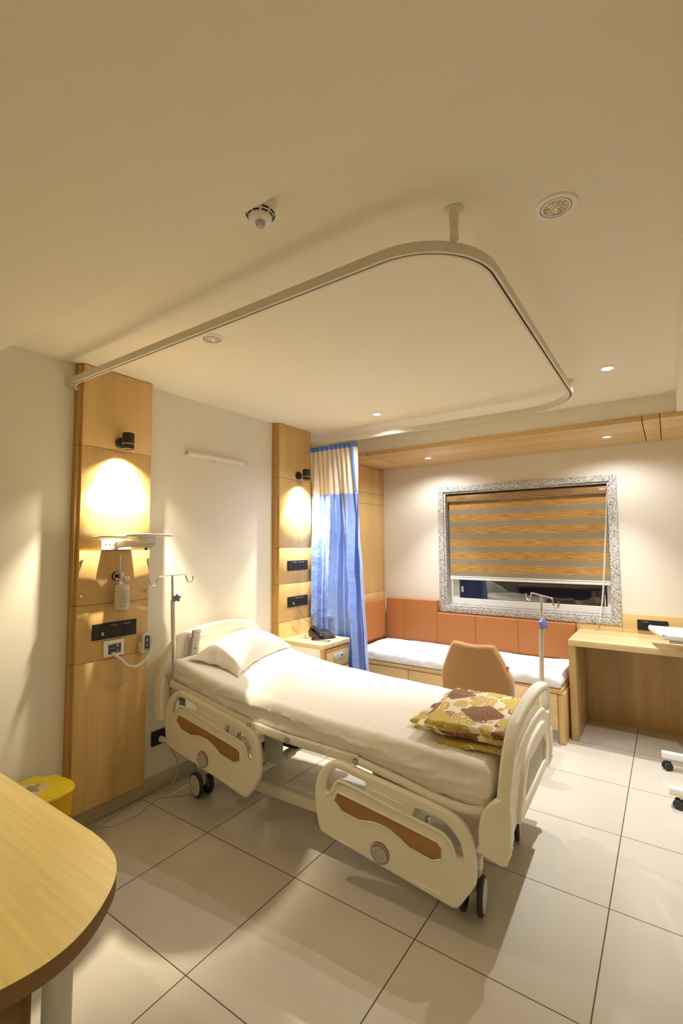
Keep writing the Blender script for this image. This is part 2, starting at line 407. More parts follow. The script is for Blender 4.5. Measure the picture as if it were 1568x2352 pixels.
# oak lining under the bulkhead: front strip and soffit boards with shadow gaps
b = new()
for x0, x1 in ((.03, .33), (.336, 2.572), (2.578, 2.676), (2.682, XR)):
    box(b, x0, x1, -.868, 0, 2.37, 2.409, .0012)
struct('trim_1', b, M_oakX)
# oak cladding of the alcove's left wall, boards with gaps
b = new()
for z0, z1 in ((0.10, 1.001), (1.0035, 1.959), (1.9615, 2.079), (2.0815, 2.369)):
    box(b, 0.0, .026, -1.392, -.0005, z0, z1, .0012)
struct('trim_2', b, M_oakV)
# oak wainscot behind the desk
b = new(); box(b, 2.3415, XR, -.018, -.0005, 0.0, .922, .001); box(b, 1.985, 2.3405, -.018, -.0005, 0.0, .8175, .001); struct('trim_3', b, M_oakX)
b = new(); box(b, 0, .012, -6.4, -1.42, 0, .098, .002); struct('baseboard_left', b, M_skirt)

# window
wroot = bpy.data.objects.new('window_1', None); COL.objects.link(wroot); wroot.location = (1.515, 0, .819); wroot['kind'] = 'structure'
b = new()
GX0, GX1, GZ0, GZ1 = .692, 2.340, .819, 2.120
plate(b, [[(GX0, GZ0), (GX1, GZ0), (GX1, GZ1), (GX0, GZ1)], [(WX0 + .004, WZ0 + .004), (WX0 + .004, WZ1 - .004), (WX1 - .004, WZ1 - .004), (WX1 - .004, WZ0 + .004)]], .022, wallY(-.011), .003)
g0, g1 = 0.0, .235
box(b, WX0, WX0 + .022, g0, g1, WZ0, WZ1); box(b, WX1 - .022, WX1, g0, g1, WZ0, WZ1); box(b, WX0 + .022, WX1 - .022, g0, g1, WZ0, WZ0 + .022); box(b, WX0 + .022, WX1 - .022, g0, g1, WZ1 - .022, WZ1)
part('granite_surround', b, M_granite, wroot)
b = new(); plate(b, [[(.767, .888), (2.265, .888), (2.265, 2.047), (.767, 2.047)], [(.853, .955), (.853, 2.0), (2.222, 2.0), (2.222, .955)]], .05, wallY(.150), .006)
fr = part('sash_frame', b, M_upvc, wroot)
b = new(); box(b, .835, 2.24, .148, .154, .94, 2.01); part('glass_pane', b, mat('dark_window_glass', (.9, .93, .92), .015, trans=1.0, ior=1.75), wroot)
b = new(); box(b, .868, .892, .1455, .1475, 1.015, 1.075); part('sticker', b, M_sticker, wroot)
b = new(); tube(b, [(2.205, .120, .90), (2.205, .112, .95), (2.205, .112, 1.06)], .004, 8); part('sash_handle', b, M_upvc, wroot)

# ------------------------------------------------------------------ oak wall columns
def column(nm, label, y0, y1, caps):
    t = thing(nm, label, 'wall panel', (0, (y0 + y1) / 2, 0))
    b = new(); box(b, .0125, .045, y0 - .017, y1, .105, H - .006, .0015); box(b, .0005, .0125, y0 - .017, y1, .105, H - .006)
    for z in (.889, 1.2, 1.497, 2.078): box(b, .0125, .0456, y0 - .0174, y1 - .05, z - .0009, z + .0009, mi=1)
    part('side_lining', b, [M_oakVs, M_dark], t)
    zs = [.108, .889, 1.2, 1.497, 2.078, 2.534]
    for i in range(5):
        x1 = .067 + (.006 if (caps and i == 2) else 0)
        b = new(); box(b, .045, x1, y0, y1, zs[i] + .0011, zs[i + 1] - .0011, .0010)
        p = part('panel', b, M_oakV, t)
        if caps and i == 2:
            for yy, zz in ((y0 + .012, 1.443), (y1 - .014, 1.441), (y0 + .014, 1.251), (y1 - .016, 1.249)):
                b = new(); lathe(b, [(.0, .012), (.006, .012), (.009, .009), (.009, .002), (.006, 0)], (x1, yy, zz), (1, 0, 0), 14); part('screw_cap', b, M_chrome, p)
    return t
column('oak_wall_column', 'oak veneer wall column left of the bed, holding the swing tray and oxygen bottle', -3.418, -2.997, True)
column('oak_wall_column', 'oak veneer wall column beside the blue curtain, behind the telephone', -1.815, -1.397, False)

# ------------------------------------------------------------------ wall spot lamps
def wall_spot(label, y, z, lw, swing):
    t = thing('wall_spot_lamp', label, 'wall lamp', (.067, y, z), 0, 'black wall spot lamps')
    b = new(); lathe(b, [(.0, .022), (.030, .022), (.033, .019), (.033, .0)], (.0675, y, z), (1, 0, 0), 28); part('wall_plate', b, M_black, t)
    b = new(); cyl(b, (.088, y, z), (.15, y + swing, z), .009); part('arm', b, M_black, t)
    c = (.150, y + swing)
    b = new(); lathe(b, [(.0, .05), (.030, .05), (.033, .047), (.033, -.010), (.030, -.010), (.030, -.0165), (.033, -.0165), (.033, -.042), (.029, -.045), (.029, -.030), (.0, -.030)], (c[0], c[1], z), (0, 0, 1), 32); h = part('lamp_head', b, M_black, t)
    b = new(); lathe(b, [(.0305, -.0103), (.0317, -.0103), (.0317, -.0162), (.0305, -.0162)], (c[0], c[1], z), (0, 0, 1), 32); part('copper_ring', b, M_copper, h)
    b = new(); lathe(b, [(.0, -.034), (.028, -.034)], (c[0], c[1], z), (0, 0, 1), 24); part('lit_lens', b, M_emitw, h)
    spot('lamp_light', c[0], c[1], z - .048, lw, WARM, 82, .5, .010, (0, math.radians(8), 0))
    spot('lamp_light', c[0], c[1], z - .048, lw * .16, WARM, 125, .6, .010)
wall_spot('black cylinder wall spot shining above the swing tray', -3.200, 2.121, 150, .0)
wall_spot('black cylinder wall spot beside the top of the blue curtain', -1.580, 2.119, 110, .015)

# ------------------------------------------------------------------ ceiling fixtures
def downlight(label, x, y, zc, lit, r=.052, group=None):
    t = thing('ceiling_downlight', label, 'downlight', (x, y, zc), 0, group)
    b = new(); lathe(b, [(r * .70, .0), (r * .72, -.004), (r * .95, -.004), (r, -.001), (r, .0)], (x, y, zc), (0, 0, 1), 40); part('trim_ring', b, M_white, t)
    b = new(); lathe(b, [(r * .55, .0), (r * .58, -.0035), (r * .665, -.0035), (r * .68, 0)], (x, y, zc), (0, 0, 1), 36); part('gimbal_ring', b, M_white if lit else M_steel, t)
    b = new(); lathe(b, [(.0, -.0015), (r * .30, -.0025), (r * .58, -.001)], (x, y, zc), (0, 0, 1), 32)
    part('lamp_lens', b, M_emit if lit else M_reflector, t)
def reflector():
    m = mat('unlit_reflector', (.75, .68, .52), .18, .85); n = N(m)
    v = n.new('ShaderNodeTexVoronoi'); v.inputs['Scale'].default_value = 95; n.link(n.tc.outputs['Object'], v.inputs['Vector'])
    bp = n.new('ShaderNodeBump'); bp.inputs['Strength'].default_value = .9; bp.inputs['Distance'].default_value = .01
    n.link(v.outputs['Distance'], bp.inputs['Height']); n.link(bp.outputs['Normal'], n.b.inputs['Normal']); return m
M_reflector = reflector()
downlight('lit round downlight in white ceiling by the curtain rail\'s far right corner', 2.441, -1.631, H, True)
downlight('lit round downlight in white ceiling above the blue curtain', .860, -1.574, H, True)
downlight('lit round downlight in the oak soffit, left of the window', .772, -.425, 2.3695, True, .046)
downlight('lit round downlight in the oak soffit, above the window blind\'s right end', 2.322, -.451, 2.3695, True, .046)
downlight('large unlit downlight in ceiling right of the rail hanger', 2.455, -3.233, H, False, .062)
downlight('unlit downlight seen just below the curtain rail\'s front run', .887, -3.218, H, False, .062)

t = thing('smoke_detector', 'white round smoke detector on ceiling edge above the room', 'smoke detector', (1.735, -3.758, H - .06))
c = (1.739, -3.756, H)
b = new(); lathe(b, [(.0, 0), (.045, 0), (.047, -.006), (.047, -.022), (.044, -.026), (.0, -.026)], c); part('mounting_base', b, M_white, t)
b = new(); lathe(b, [(.041, -.026), (.042, -.034), (.036, -.044), (.034, -.052), (.030, -.058), (.018, -.061), (.0, -.061)], c); bd = part('body', b, M_white, t)
b = new()
for k in range(9):
    a0 = k * 2 * PI / 9
    for zz, rr in ((-.0375, .0412), (-.0455, .0365)):
        pts = [(c[0] + rr * math.cos(a0 + s * .085), c[1] + rr * math.sin(a0 + s * .085), c[2] + zz) for s in range(7)]
        tube(b, pts, .0022, 6)
part('smoke_slots', b, M_dark, bd)
b = new(); lathe(b, [(.015, -.061), (.014, -.070), (.010, -.076), (.0, -.077)], c, n=20); part('sensor_cap', b, M_silver, t)
b = new(); sph(b, (1.682, -3.782, H - .008), .009); part('indicator', b, M_chrome, t)

# ------------------------------------------------------------------ curtain rail
def rail_path():
    pts = []; xr, yn, yf = 2.252, -3.462, -1.372; r1, r2 = .27, .34
    for i in range(40): pts.append((.002 + (xr - r1 - .002) * i / 39, yn))
    for i in range(1, 25):
        a = -PI / 2 + PI / 2 * i / 24; pts.append((xr - r1 + r1 * math.cos(a), yn + r1 + r1 * math.sin(a)))
    for i in range(1, 30): pts.append((xr, yn + r1 + (yf - r2 - yn - r1) * i / 29))
    for i in range(1, 25):
        a = PI / 2 * i / 24; pts.append((xr - r2 + r2 * math.cos(a), yf - r2 + r2 * math.sin(a)))
    for i in range(1, 40): pts.append((xr - r2 + (.03 - xr + r2) * i / 39, yf))
    return pts
def sweep(bm, path, prof, mi=0):
    t = bmesh.new(); rings = []; L = len(path)
    for i, p in enumerate(path):
        a = Vector(path[max(i - 1, 0)]); c_ = Vector(path[min(i + 1, L - 1)]); d = (c_ - a).normalized(); nrm = Vector((-d.y, d.x))
        rings.append([t.verts.new((p[0] + nrm.x * u, p[1] + nrm.y * u, v)) for u, v in prof])
    for a, c_ in zip(rings, rings[1:]):
        k = len(prof)
        for j in range(k): t.faces.new((a[j], a[(j + 1) % k], c_[(j + 1) % k], c_[j]))
    t.faces.new(rings[0]); t.faces.new(rings[-1][::-1]); merge(bm, t, mi)
t = thing('curtain_rail', 'cream U-shaped curtain rail hung from the ceiling around the bed', 'curtain rail', (1.1, -2.4, 2.412))
zb, zt = 2.412, 2.446
b = new(); sweep(b, rail_path(), [(-.013, zb), (-.0035, zb), (-.0035, zb + .004), (-.010, zb + .004), (-.010, zt - .004), (.010, zt - .004), (.010, zb + .004), (.0035, zb + .004), (.0035, zb), (.013, zb), (.013, zt), (-.013, zt)])
part('track', b, M_alu, t, smooth=40)
b = new(); sweep(b, rail_path(), [(-.0092, zb + .006), (.0092, zb + .006), (.0092, zb + .012), (-.0092, zb + .012)]); part('inner_channel', b, mat('dark_channel', (.05, .035, .02), .7), t)
for x, y in ((2.196, -3.395), (2.222, -1.545)):
    b = new(); lathe(b, [(.0, -.012), (.012, -.012), (.026, -.006), (.030, -.002), (.030, 0)], (x, y, H - .0003)); cyl(b, (x, y, H - .05), (x, y, H - .01), .014, .015); cyl(b, (x, y, H - .056), (x, y, zt - .002), .0085); cyl(b, (x, y, zt + .03), (x, y, zt - .001), .0125, .0135)
    part('ceiling_hanger', b, M_alu, t)
b = new(); plate(b, [rrect(-3.488, -3.438, 2.395, 2.462, .012)], .006, wallX(.0035), .001); box(b, .006, .05, -3.477, -3.447, 2.400, 2.411, .002); part('end_bracket', b, M_alu, t)
for k, x in enumerate((.066, .076, .088)):
    b = new(); cyl(b, (x, -3.462, 2.416), (x, -3.462, 2.402), .0045); tube(b, [(x, -3.462, 2.402), (x + .004, -3.466, 2.39), (x - .003, -3.468, 2.376), (x + .006, -3.462, 2.37), (x + .009, -3.458, 2.379)], .0014, 6, smooth_k=4); part('glider_hook', b, M_white, t)

# ------------------------------------------------------------------ privacy curtain (bunched at the far end)
t = thing('privacy_curtain', 'blue hospital curtain with cream mesh top, bunched beside the wall column', 'curtain', (.33, -1.372, .06))
ZT, ZH, ZM, ZBOT = 2.395, 2.352, 1.962, .06
def cur(s, z):
    """s 0..1 across, z height"""
    hgt = (ZT - z) / (ZT - ZBOT)
    xl = .034 + .012 * hgt; xr = .530 + .020 * max(0, hgt) + .145 * hgt ** .85
    q = min(1, max(0, (hgt - .03) / .35))
    ph1 = 2 * PI * (10.2 * s + .08 * math.sin(9 * s)); ph2 = 2 * PI * (3.5 * s + .62 * hgt * (1 - s) * math.sin(3.3 * s + .4) + .12 * math.sin(7 * s))
    y = (1 - q) * .024 * math.sin(ph1) + q * (.046 * math.sin(ph2) + .014 * math.sin(2 * ph2 + 1.3 + 2 * hgt) + .006 * math.sin(5 * ph2 + 3 * hgt))
    if s > .82: y += -.035 * q * ((s - .82) / .18) ** 1.5
    x = xl + (xr - xl) * s + .008 * math.sin(ph1 + 1) * (1 - q) + .010 * q * math.cos(ph2)
    dg = noise.noise((s * 7 + hgt * 4, hgt * 9, 3)) * .010 * q + noise.noise((s * 26, hgt * 30, 8)) * .0022 * q
    yy = -1.380 + y + dg
    if x < .52 and z < .9 and yy < -1.412: yy = -1.412 + (yy + 1.412) * .15
    return Vector((x, yy, z))
def cur_strip(z0, z1, nz, s0=0.0, s1=1.0, ns=220, off=0.0):
    bm = new(); uvl = bm.loops.layers.uv.new('UVMap'); g = []; L = 0; acc = []
    zm = (z0 + z1) / 2; last = None
    for i in range(ns + 1):
        p = cur(s0 + (s1 - s0) * i / ns, zm); L += (p - last).length if last else 0; last = p; acc.append(L)
    for j in range(nz + 1):
        z = z0 + (z1 - z0) * j / nz; g.append([bm.verts.new(cur(s0 + (s1 - s0) * i / ns, z) + Vector((0, -off, 0))) for i in range(ns + 1)])
    for j in range(nz):
        for i in range(ns):
            f = bm.faces.new((g[j][i], g[j][i + 1], g[j + 1][i + 1], g[j + 1][i]))
            for lp, (jj, ii) in zip(f.loops, ((j, i), (j, i + 1), (j + 1, i + 1), (j + 1, i))): lp[uvl].uv = (acc[ii], z0 + (z1 - z0) * jj / nz)
    return bm
o = part('fabric_panel', cur_strip(ZBOT, ZM, 120), M_curt, t, smooth=80)
md = o.modifiers.new('s', 'SOLIDIFY'); md.thickness = .0015
o = part('mesh_panel', cur_strip(ZM, ZH, 12), M_mesh, t, smooth=80)
o = part('header_band', cur_strip(ZH, ZT, 3), M_bind, t, smooth=80, label='blue header band')
md = o.modifiers.new('s', 'SOLIDIFY'); md.thickness = .002
o = part('edge_binding', cur_strip(ZM, ZH, 12, .935, .965, 6, .003), M_bind, t, smooth=80, label='blue vertical binding')
for k in range(19):
    b = new(); p = cur(.02 + k * .051, ZT - .008); tube(b, [(p.x, p.y - .004, p.z), (p.x + .003, p.y - .002, p.z + .012), (p.x, -1.374, 2.404), (p.x, -1.372, 2.416)], .0016, 5); part('curtain_hook', b, M_steel, t)

# ------------------------------------------------------------------ bed
TH = math.atan(.037)
bed = thing('hospital_bed', 'cream electric hospital bed with moulded side rails on castors', 'bed', (0, -2.467, 0), TH)
# end boards: outline in (v, z)
HB = [(-.485, .50), (-.484, .62), (-.472, .745), (-.428, .862), (-.345, .945), (-.268, .968), (-.10, .990), (.10, .990), (.268, .968), (.345, .945), (.428, .862), (.472, .745), (.484, .62), (.485, .50), (.44, .478), (.385, .50), (.36, .53), (.30, .552), (-.30, .552), (-.36, .53), (-.385, .50), (-.44, .478)]
def vz(u, lean=0.0, z0=0.5, flip=False):   # frame with local x->v, local y->z leaning along +u
    a = math.atan(lean); return frame((0, 1, 0), (math.sin(a), 0, math.cos(a)), (math.cos(a), 0, -math.sin(a)), (u - math.sin(a) * z0, 0, 0))
def board(name, u, dz, lean, z0, thick, holes, inset, m_in):
    b = new(); lp = loop([(v, z + dz) for v, z in HB], 5)
    plate(b, [lp] + holes, thick, vz(u, lean, z0), .017, 5)
    o = part(name, b, M_cream, bed, True, 50)
    return o
# headboard
hb = board('headboard', .095, 0, -.03, .5, .05, [], None, None)
b = new(); plate(b, [rrect(-.30, .285, .63, .935, .05), rrect(-.285, .27, .645, .92, .04)[::-1]], .012, vz(.1215, -.03, .5), .004); part('panel_moulding', b, M_cream, hb, True)
for s in (-1, 1):
    b = new(); plate(b, [loop([(s * .493, .48, 'c'), (s * .495, .60), (s * .485, .70), (s * .46, .73), (s * .425, .66), (s * .415, .52), (s * .43, .47)], 4)], .075, vz(.105, -.03, .5), .014, 4); part('corner_buffer', b, M_cream, hb, True)
# footboard, same outline lower, with hand grip openings
DF = -.148
grip = loop([(-.385, .655), (-.375, .70), (-.31, .757), (-.22, .782), (0, .797), (.22, .782), (.31, .757), (.375, .70), (.385, .655), (.33, .664), (.24, .708), (.12, .728), (0, .733), (-.12, .728), (-.24, .708), (-.33, .664)], 4)
hs1 = loop([(-.425, .55), (-.405, .60), (-.382, .57), (-.388, .50), (-.41, .45)], 4); hs2 = [(-x, y) for x, y in hs1]
fbd = board('footboard', 2.118, DF, .06, .5, .05, [grip[::-1], hs2], None, None)
b = new(); plate(b, [loop([(-.33, .43), (-.30, .54), (-.24, .625), (-.12, .672), (.12, .672), (.24, .625), (.30, .54), (.33, .43), (.25, .405), (-.25, .405)], 4), loop([(-.235, .455, 'c'), (-.245, .53, 'c'), (-.185, .60, 'c'), (.185, .60, 'c'), (.245, .53, 'c'), (.235, .455, 'c')], 1)[::-1]], .022, vz(2.146, .06, .5), .007, 4); part('panel_moulding', b, M_cream, fbd, True, 50)
b = new(); plate(b, [[(-.24, .45), (.24, .45), (.25, .535), (.19, .605), (-.19, .605), (-.25, .535)]], .004, vz(2.1445, .06, .5)); part('centre_panel', b, M_footpanel, fbd, True, label='taupe centre panel of the footboard')
# raised tube rim along the top grip
b = new(); rim = catmull([(2.118 + .06 * (z + DF - .5), v * .965, z + DF - .021) for v, z in HB[0:14]], 5); tube(b, rim, .0225, 14); part('grip_rim', b, M_cream, fbd, True, 60)
for s in (-1, 1):
    b = new(); plate(b, [loop([(2.030, .44), (2.045, .50), (2.085, .548), (2.125, .565), (2.149, .52), (2.147, .40), (2.136, .345), (2.105, .328, 'c'), (2.045, .338), (2.030, .37)], 4)], .055, frame((1, 0, 0), (0, 0, 1), (0, -1, 0), (0, s * .463, 0)), .014, 4)
    part('corner_buffer', b, M_cream, fbd, True, 50)
    for zz in (.385, .425, .455):
        b = new(); box(b, 2.138, 2.1505, s * .463 - .008, s * .463 + .008, zz, zz + .010, .002); part('buffer_slot', b, M_creamm, fbd, True)
# side rails: outline from the near head rail in its own plane, (u, z)
RAIL = [(.187, .333), (.161, .351), (.146, .424), (.141, .497), (.152, .560), (.179, .612), (.216, .648), (.262, .668), (.310, .668), (.40, .650), (.55, .622), (.70, .594), (.785, .575), (.835, .557), (.868, .530), (.888, .495), (.898, .440), (.900, .385), (.896, .335), (.883, .305), (.824, .224), (.803, .211), (.770, .213), (.55, .259), (.31, .307)]
H1 = [(.208, .530), (.212, .562), (.232, .602), (.262, .632), (.300, .632), (.421, .608, 'c'), (.421, .556, 'c'), (.36, .567), (.292, .576), (.266, .566), (.250, .545), (.238, .528)]
H2 = [(.655, .552, 'c'), (.745, .538), (.79, .520), (.822, .492), (.845, .455), (.852, .404, 'c'), (.812, .408, 'c'), (.806, .432), (.793, .458), (.774, .475), (.735, .488), (.642, .508, 'c')]
WIN = [(.275, .538, 'c'), (.254, .498, 'c'), (.296, .459, 'c'), (.386, .440, 'c'), (.456, .450), (.523, .443), (.573, .421), (.622, .391, 'c'), (.722, .369, 'c'), (.767, .386, 'c'), (.769, .430, 'c'), (.750, .447, 'c'), (.53, .491)]
def rail(side, foot, name='side_rail'):
    # transform: foot rail is the same casting moved down the bed and turned slightly
    if foot:
        c0 = Vector((.52, .44)); ang = math.radians(2.9); sh = Vector((1.108, -.131)); 
        f = lambda p: tuple(((Vector((p[0], p[1])) - c0) @ Matrix(((math.cos(ang), math.sin(ang)), (-math.sin(ang), math.cos(ang)))) + c0 + sh)) + ((p[2],) if len(p) > 2 else ())
    else: f = lambda p: p
    fr = frame((1, 0, 0), (0, 0, 1), (0, -1, 0), (0, side * .455, 0))
    tr = lambda L: [f(p) for p in L]
    b = new(); plate(b, [loop(tr(RAIL), 4), loop(tr(H1), 3)[::-1], loop(tr(H2), 3)[::-1]], .036, fr, .0145, 5)
    r = part(name, b, M_cream, bed, True, 60)
    yo = side * .473
    fo = frame((1, 0, 0), (0, 0, 1), (0, -1, 0), (0, yo, 0))
    # moulded ridges round the inlay and rim
    wl = loop(tr(WIN), 4); cx = sum(p[0] for p in wl) / len(wl); cy = sum(p[1] for p in wl) / len(wl)
    b = new(); plate(b, [wl], .004, frame((1, 0, 0), (0, 0, 1), (0, -1, 0), (0, yo, 0)), .001, 1); part('wood_inlay', b, M_inlay, r, True, label='brown wood inlay')
    rg = [Vector((p[0], yo, p[1])) for p in wl]
    b = new(); tube(b, rg, .0042, 6, closed=True)
    up = tr([(.215, .515), (.236, .524), (.254, .552), (.272, .576), (.30, .585), (.42, .562), (.55, .531), (.70, .500), (.775, .481), (.803, .458), (.817, .42), (.822, .395)])
    tube(b, [(p[0], yo + side * -.003, p[1]) for p in catmull([(q[0], q[1], 0) for q in up], 3)], .0075, 8)
    lw = tr([(.195, .345), (.31, .322), (.34, .315)]); tube(b, [(p[0], yo - side * .002, p[1]) for p in lw], [.002, .006, .002], 8)
    lw = tr([(.60, .272), (.74, .248), (.785, .232)]); tube(b, [(p[0], yo - side * .002, p[1]) for p in lw], [.002, .006, .002], 8)
    part('moulded_ridge', b, M_cream, r, True, 60)
    pn = tr([(.455, .585), (.455, .548), (.60, .515), (.61, .556)]); b = new(); tube(b, [(p[0], yo + side * .0, p[1]) for p in pn], .004, 6, closed=True); part('grip_recess', b, M_cream, r, True, 60)
    # angle dial
    dc = f((.482, .331)); R = .043
    b = new(); cyl(b, (dc[0], yo - side * .001, dc[1]), (dc[0], yo + side * .003, dc[1]), R + .0018, n=36, mi=1); cyl(b, (dc[0], yo, dc[1]), (dc[0], yo + side * .0040, dc[1]), R, n=36)
    d = part('angle_dial', b, [M_silver, M_ink], r, True, label='round grey angle dial')
    b = new(); tube(b, [(dc[0] + .034 * math.cos(a), yo + side * .0042, dc[1] + .034 * math.sin(a)) for a in [math.radians(150 - 150 * i / 24) for i in range(25)]], .0024, 6)
    o = link('red_arc', tmesh(b, M_red), r)
    b = new()
    for i in range(14):
        a = math.radians(175 + 190 * i / 13); box(b, -.0009, .0009, -.0003, .0003, -.0035, .0035, mtx=Matrix.Translation((dc[0] + .038 * math.cos(a), yo + side * .0042, dc[1] + .038 * math.sin(a))) @ Matrix.Rotation(-a + PI / 2, 4, 'Y'))
    for i in range(9):
        a = math.radians(150 + 240 * i / 8); box(b, -.0008, .0008, -.0003, .0003, -.003, .003, mtx=Matrix.Translation((dc[0] + .019 * math.cos(a), yo + side * .0042, dc[1] - .004 + .019 * math.sin(a))) @ Matrix.Rotation(-a + PI / 2, 4, 'Y'))
    link('dial_marks', tmesh(b, M_ink), r)
for side in (-1, 1):
    rail(side, False); rail(side, True)
# mattress platform: side tubes with hinge bolts
TUBE = [(.16, .690), (.30, .662), (.55, .617), (.803, .572), (1.057, .551), (1.28, .545), (1.463, .540), (1.647, .511), (1.845, .476), (1.96, .468), (2.03, .475)]
TOPZ = [(.13, .835), (.3, .795), (.55, .745), (.84, .708), (1.2, .686), (1.5, .672), (1.94, .655), (2.06, .652)]
def interp(tab, u):
    if u <= tab[0][0]: return tab[0][1]
    for (a, za), (c_, zc) in zip(tab, tab[1:]):
        if u <= c_: return za + (zc - za) * (u - a) / (c_ - a)
    return tab[-1][1]
for s in (-1, 1):
    b = new(); y = s * .435
    for seg in (TUBE[0:4], TUBE[3:7]):
        for (u0, z0), (u1, z1) in zip(seg, seg[1:]):
            d = Vector((u1 - u0, 0, z1 - z0)); L = d.length; mt = Matrix.Translation(((u0 + u1) / 2, y, (z0 + z1) / 2)) @ Matrix.Rotation(-math.atan2(d.z, d.x), 4, 'Y')
            box(b, -L / 2 - .004, L / 2 + .004, -.013, .013, -.019, .019, .003, mtx=mt)
    tube(b, [(u, y, z) for u, z in TUBE[6:10]] + [(2.04, y + s * -.02, .474), (2.06, y - s * .06, .478)], .017, 12, smooth_k=4)
    part('platform_rail', b, M_creamm, bed, True)
    for u, z in ((.803, .572), (1.065, .551), (1.463, .540)):
        b = new(); lathe(b, [(.0, .010), (.004, .011), (.008, .009), (.010, .004), (.016, .003), (.016, 0)], (u, s * .448, z - .003), (0, s, 0), 20); part('hinge_bolt', b, M_steel, bed, True)
b = new()
for (u0, z0), (u1, z1) in zip(TUBE[:-1], TUBE[1:]):
    L = math.hypot(u1 - u0, z1 - z0); mt = Matrix.Translation(((u0 + u1) / 2, 0, (z0 + z1) / 2 + .006)) @ Matrix.Rotation(-math.atan2(z1 - z0, u1 - u0), 4, 'Y'); box(b, -L / 2, L / 2, -.42, .42, -.004, .004, mtx=mt)
part('mattress_platform', b, M_creamm, bed, True)
# under frame
b = new()
for s in (-1, 1): box(b, .24, 1.98, s * .285 - .022, s * .285 + .022, .155, .212, .005)
for u in (.30, 1.92): box(b, u - .025, u + .025, -.285, .285, .158, .208, .004)
part('base_frame', b, M_creamm, bed, True)
b = new()
cyl(b, (.70, -.26, .235), (.70, .26, .235), .019); cyl(b, (.70, -.02, .235), (.70, .06, .235), .027)
part('cross_tube', b, M_creamm, bed, True)
b = new(); cyl(b, (1.62, -.26, .235), (1.62, .26, .235), .019); part('cross_tube', b, M_creamm, bed, True)
b = new()
for u in (.66, 1.60):
    for s in (-1, 1):
        tube(b, [(u, s * .20, .235), (u + .10, s * .20, .40), (u + .12, s * .20, .52)], .017, 8)
        box(b, u + .10, u + .15, s * .20 - .014, s * .20 + .014, .40, .545, .003)
box(b, .50, 1.86, .15, .19, .44, .49, .004); box(b, .50, 1.86, -.19, -.15, .44, .49, .004)
part('lift_arm', b, M_creamm, bed, True)
b = new(); box(b, .76, .84, -.28, -.20, .31, .49, .010); part('control_box', b, M_grey, bed, True, label='grey control box under the head end')
b = new(); cyl(b, (.72, .02, .36), (1.30, .02, .43), .032); cyl(b, (1.30, .02, .43), (1.60, .02, .46), .018); box(b, .66, .80, -.03, .07, .29, .41, .012); part('lift_motor', b, M_black, bed, True, label='black lift motor')
b = new(); box(b, -.118, .118, -.4, -.385, -.034, .034, .006, mtx=Matrix.Translation((1.635, 0, .458)) @ Matrix.Rotation(math.radians(8), 4, 'Y')); part('rail_mount', b, M_alu, bed, True)
for u, zz in ((1.557, .488), (1.742, .462)):
    b = new(); lathe(b, [(.0, .008), (.007, .008), (.009, 0)], (u, -.4005, zz - .006), (0, -1, 0), 14); part('hinge_bolt', b, M_steel, bed, True)
b = new(); box(b, .34, .62, -.425, -.405, .48, .545, .006); part('rail_mount', b, M_alu, bed, True)
for u in (.40, .72, 1.52, 1.80):
    for s in (-1, 1):
        zz = .30 if u > 1 else .42
        b = new(); tube(b, [(u, s * .43, zz + .09), (u, s * .445, zz + .02), (u, s * .44, zz - .03)], .011, 8); part('rail_link', b, M_steel, bed, True)
b = new(); tube(b, [(.215 + .016 * math.cos(i * .9), -.40 + .016 * math.sin(i * .9), .60 - .0012 * i) for i in range(150)], .004, 6); part('handset_coil', b, M_grey, bed, True)
b = new(); box(b, 1.96, 2.05, -.40, .40, .42, .455, .006); box(b, 2.02, 2.06, -.40, .40, .33, .36, .004); part('end_bracket', b, M_creamm, bed, True)
b = new(); box(b, .125, .17, -.42, .42, .60, .64, .006); part('end_bracket', b, M_creamm, bed, True)
def castor(u, v, rz, locked=False):
    b = new(); box(b, u - .035, u + .035, v - .022, v + .022, .135, .165, .008); cyl(b, (u, v, .16), (u, v, .19), .017); cyl(b, (u, v, .075), (u, v, .145), .018)
    c = part('castor', b, M_grey, bed, True)
    R = Matrix.Translation((u, v, 0)) @ Matrix.Rotation(rz, 4, 'Z')
    for s in (-1, 1):
        b = new(); yy = s * .036
        lathe(b, [(.05, .014), (.068, .010), (.0725, .004), (.0725, -.004), (.068, -.010), (.05, -.014)], (.018, yy, .0725), (0, 1, 0), 36); b.transform(R); part('wheel', b, M_dgrey, c, True)
        b = new(); lathe(b, [(.0, .0165), (.036, .0165), (.057, .0145), (.061, .010)], (.018, yy, .0725), (0, s, 0), 32); b.transform(R); part('wheel_cover', b, M_wheel, c, True)
castor(.285, -.29, math.radians(168)); castor(1.945, -.295, math.radians(-82)); castor(.285, .29, math.radians(160)); castor(1.955, .29, math.radians(-76))

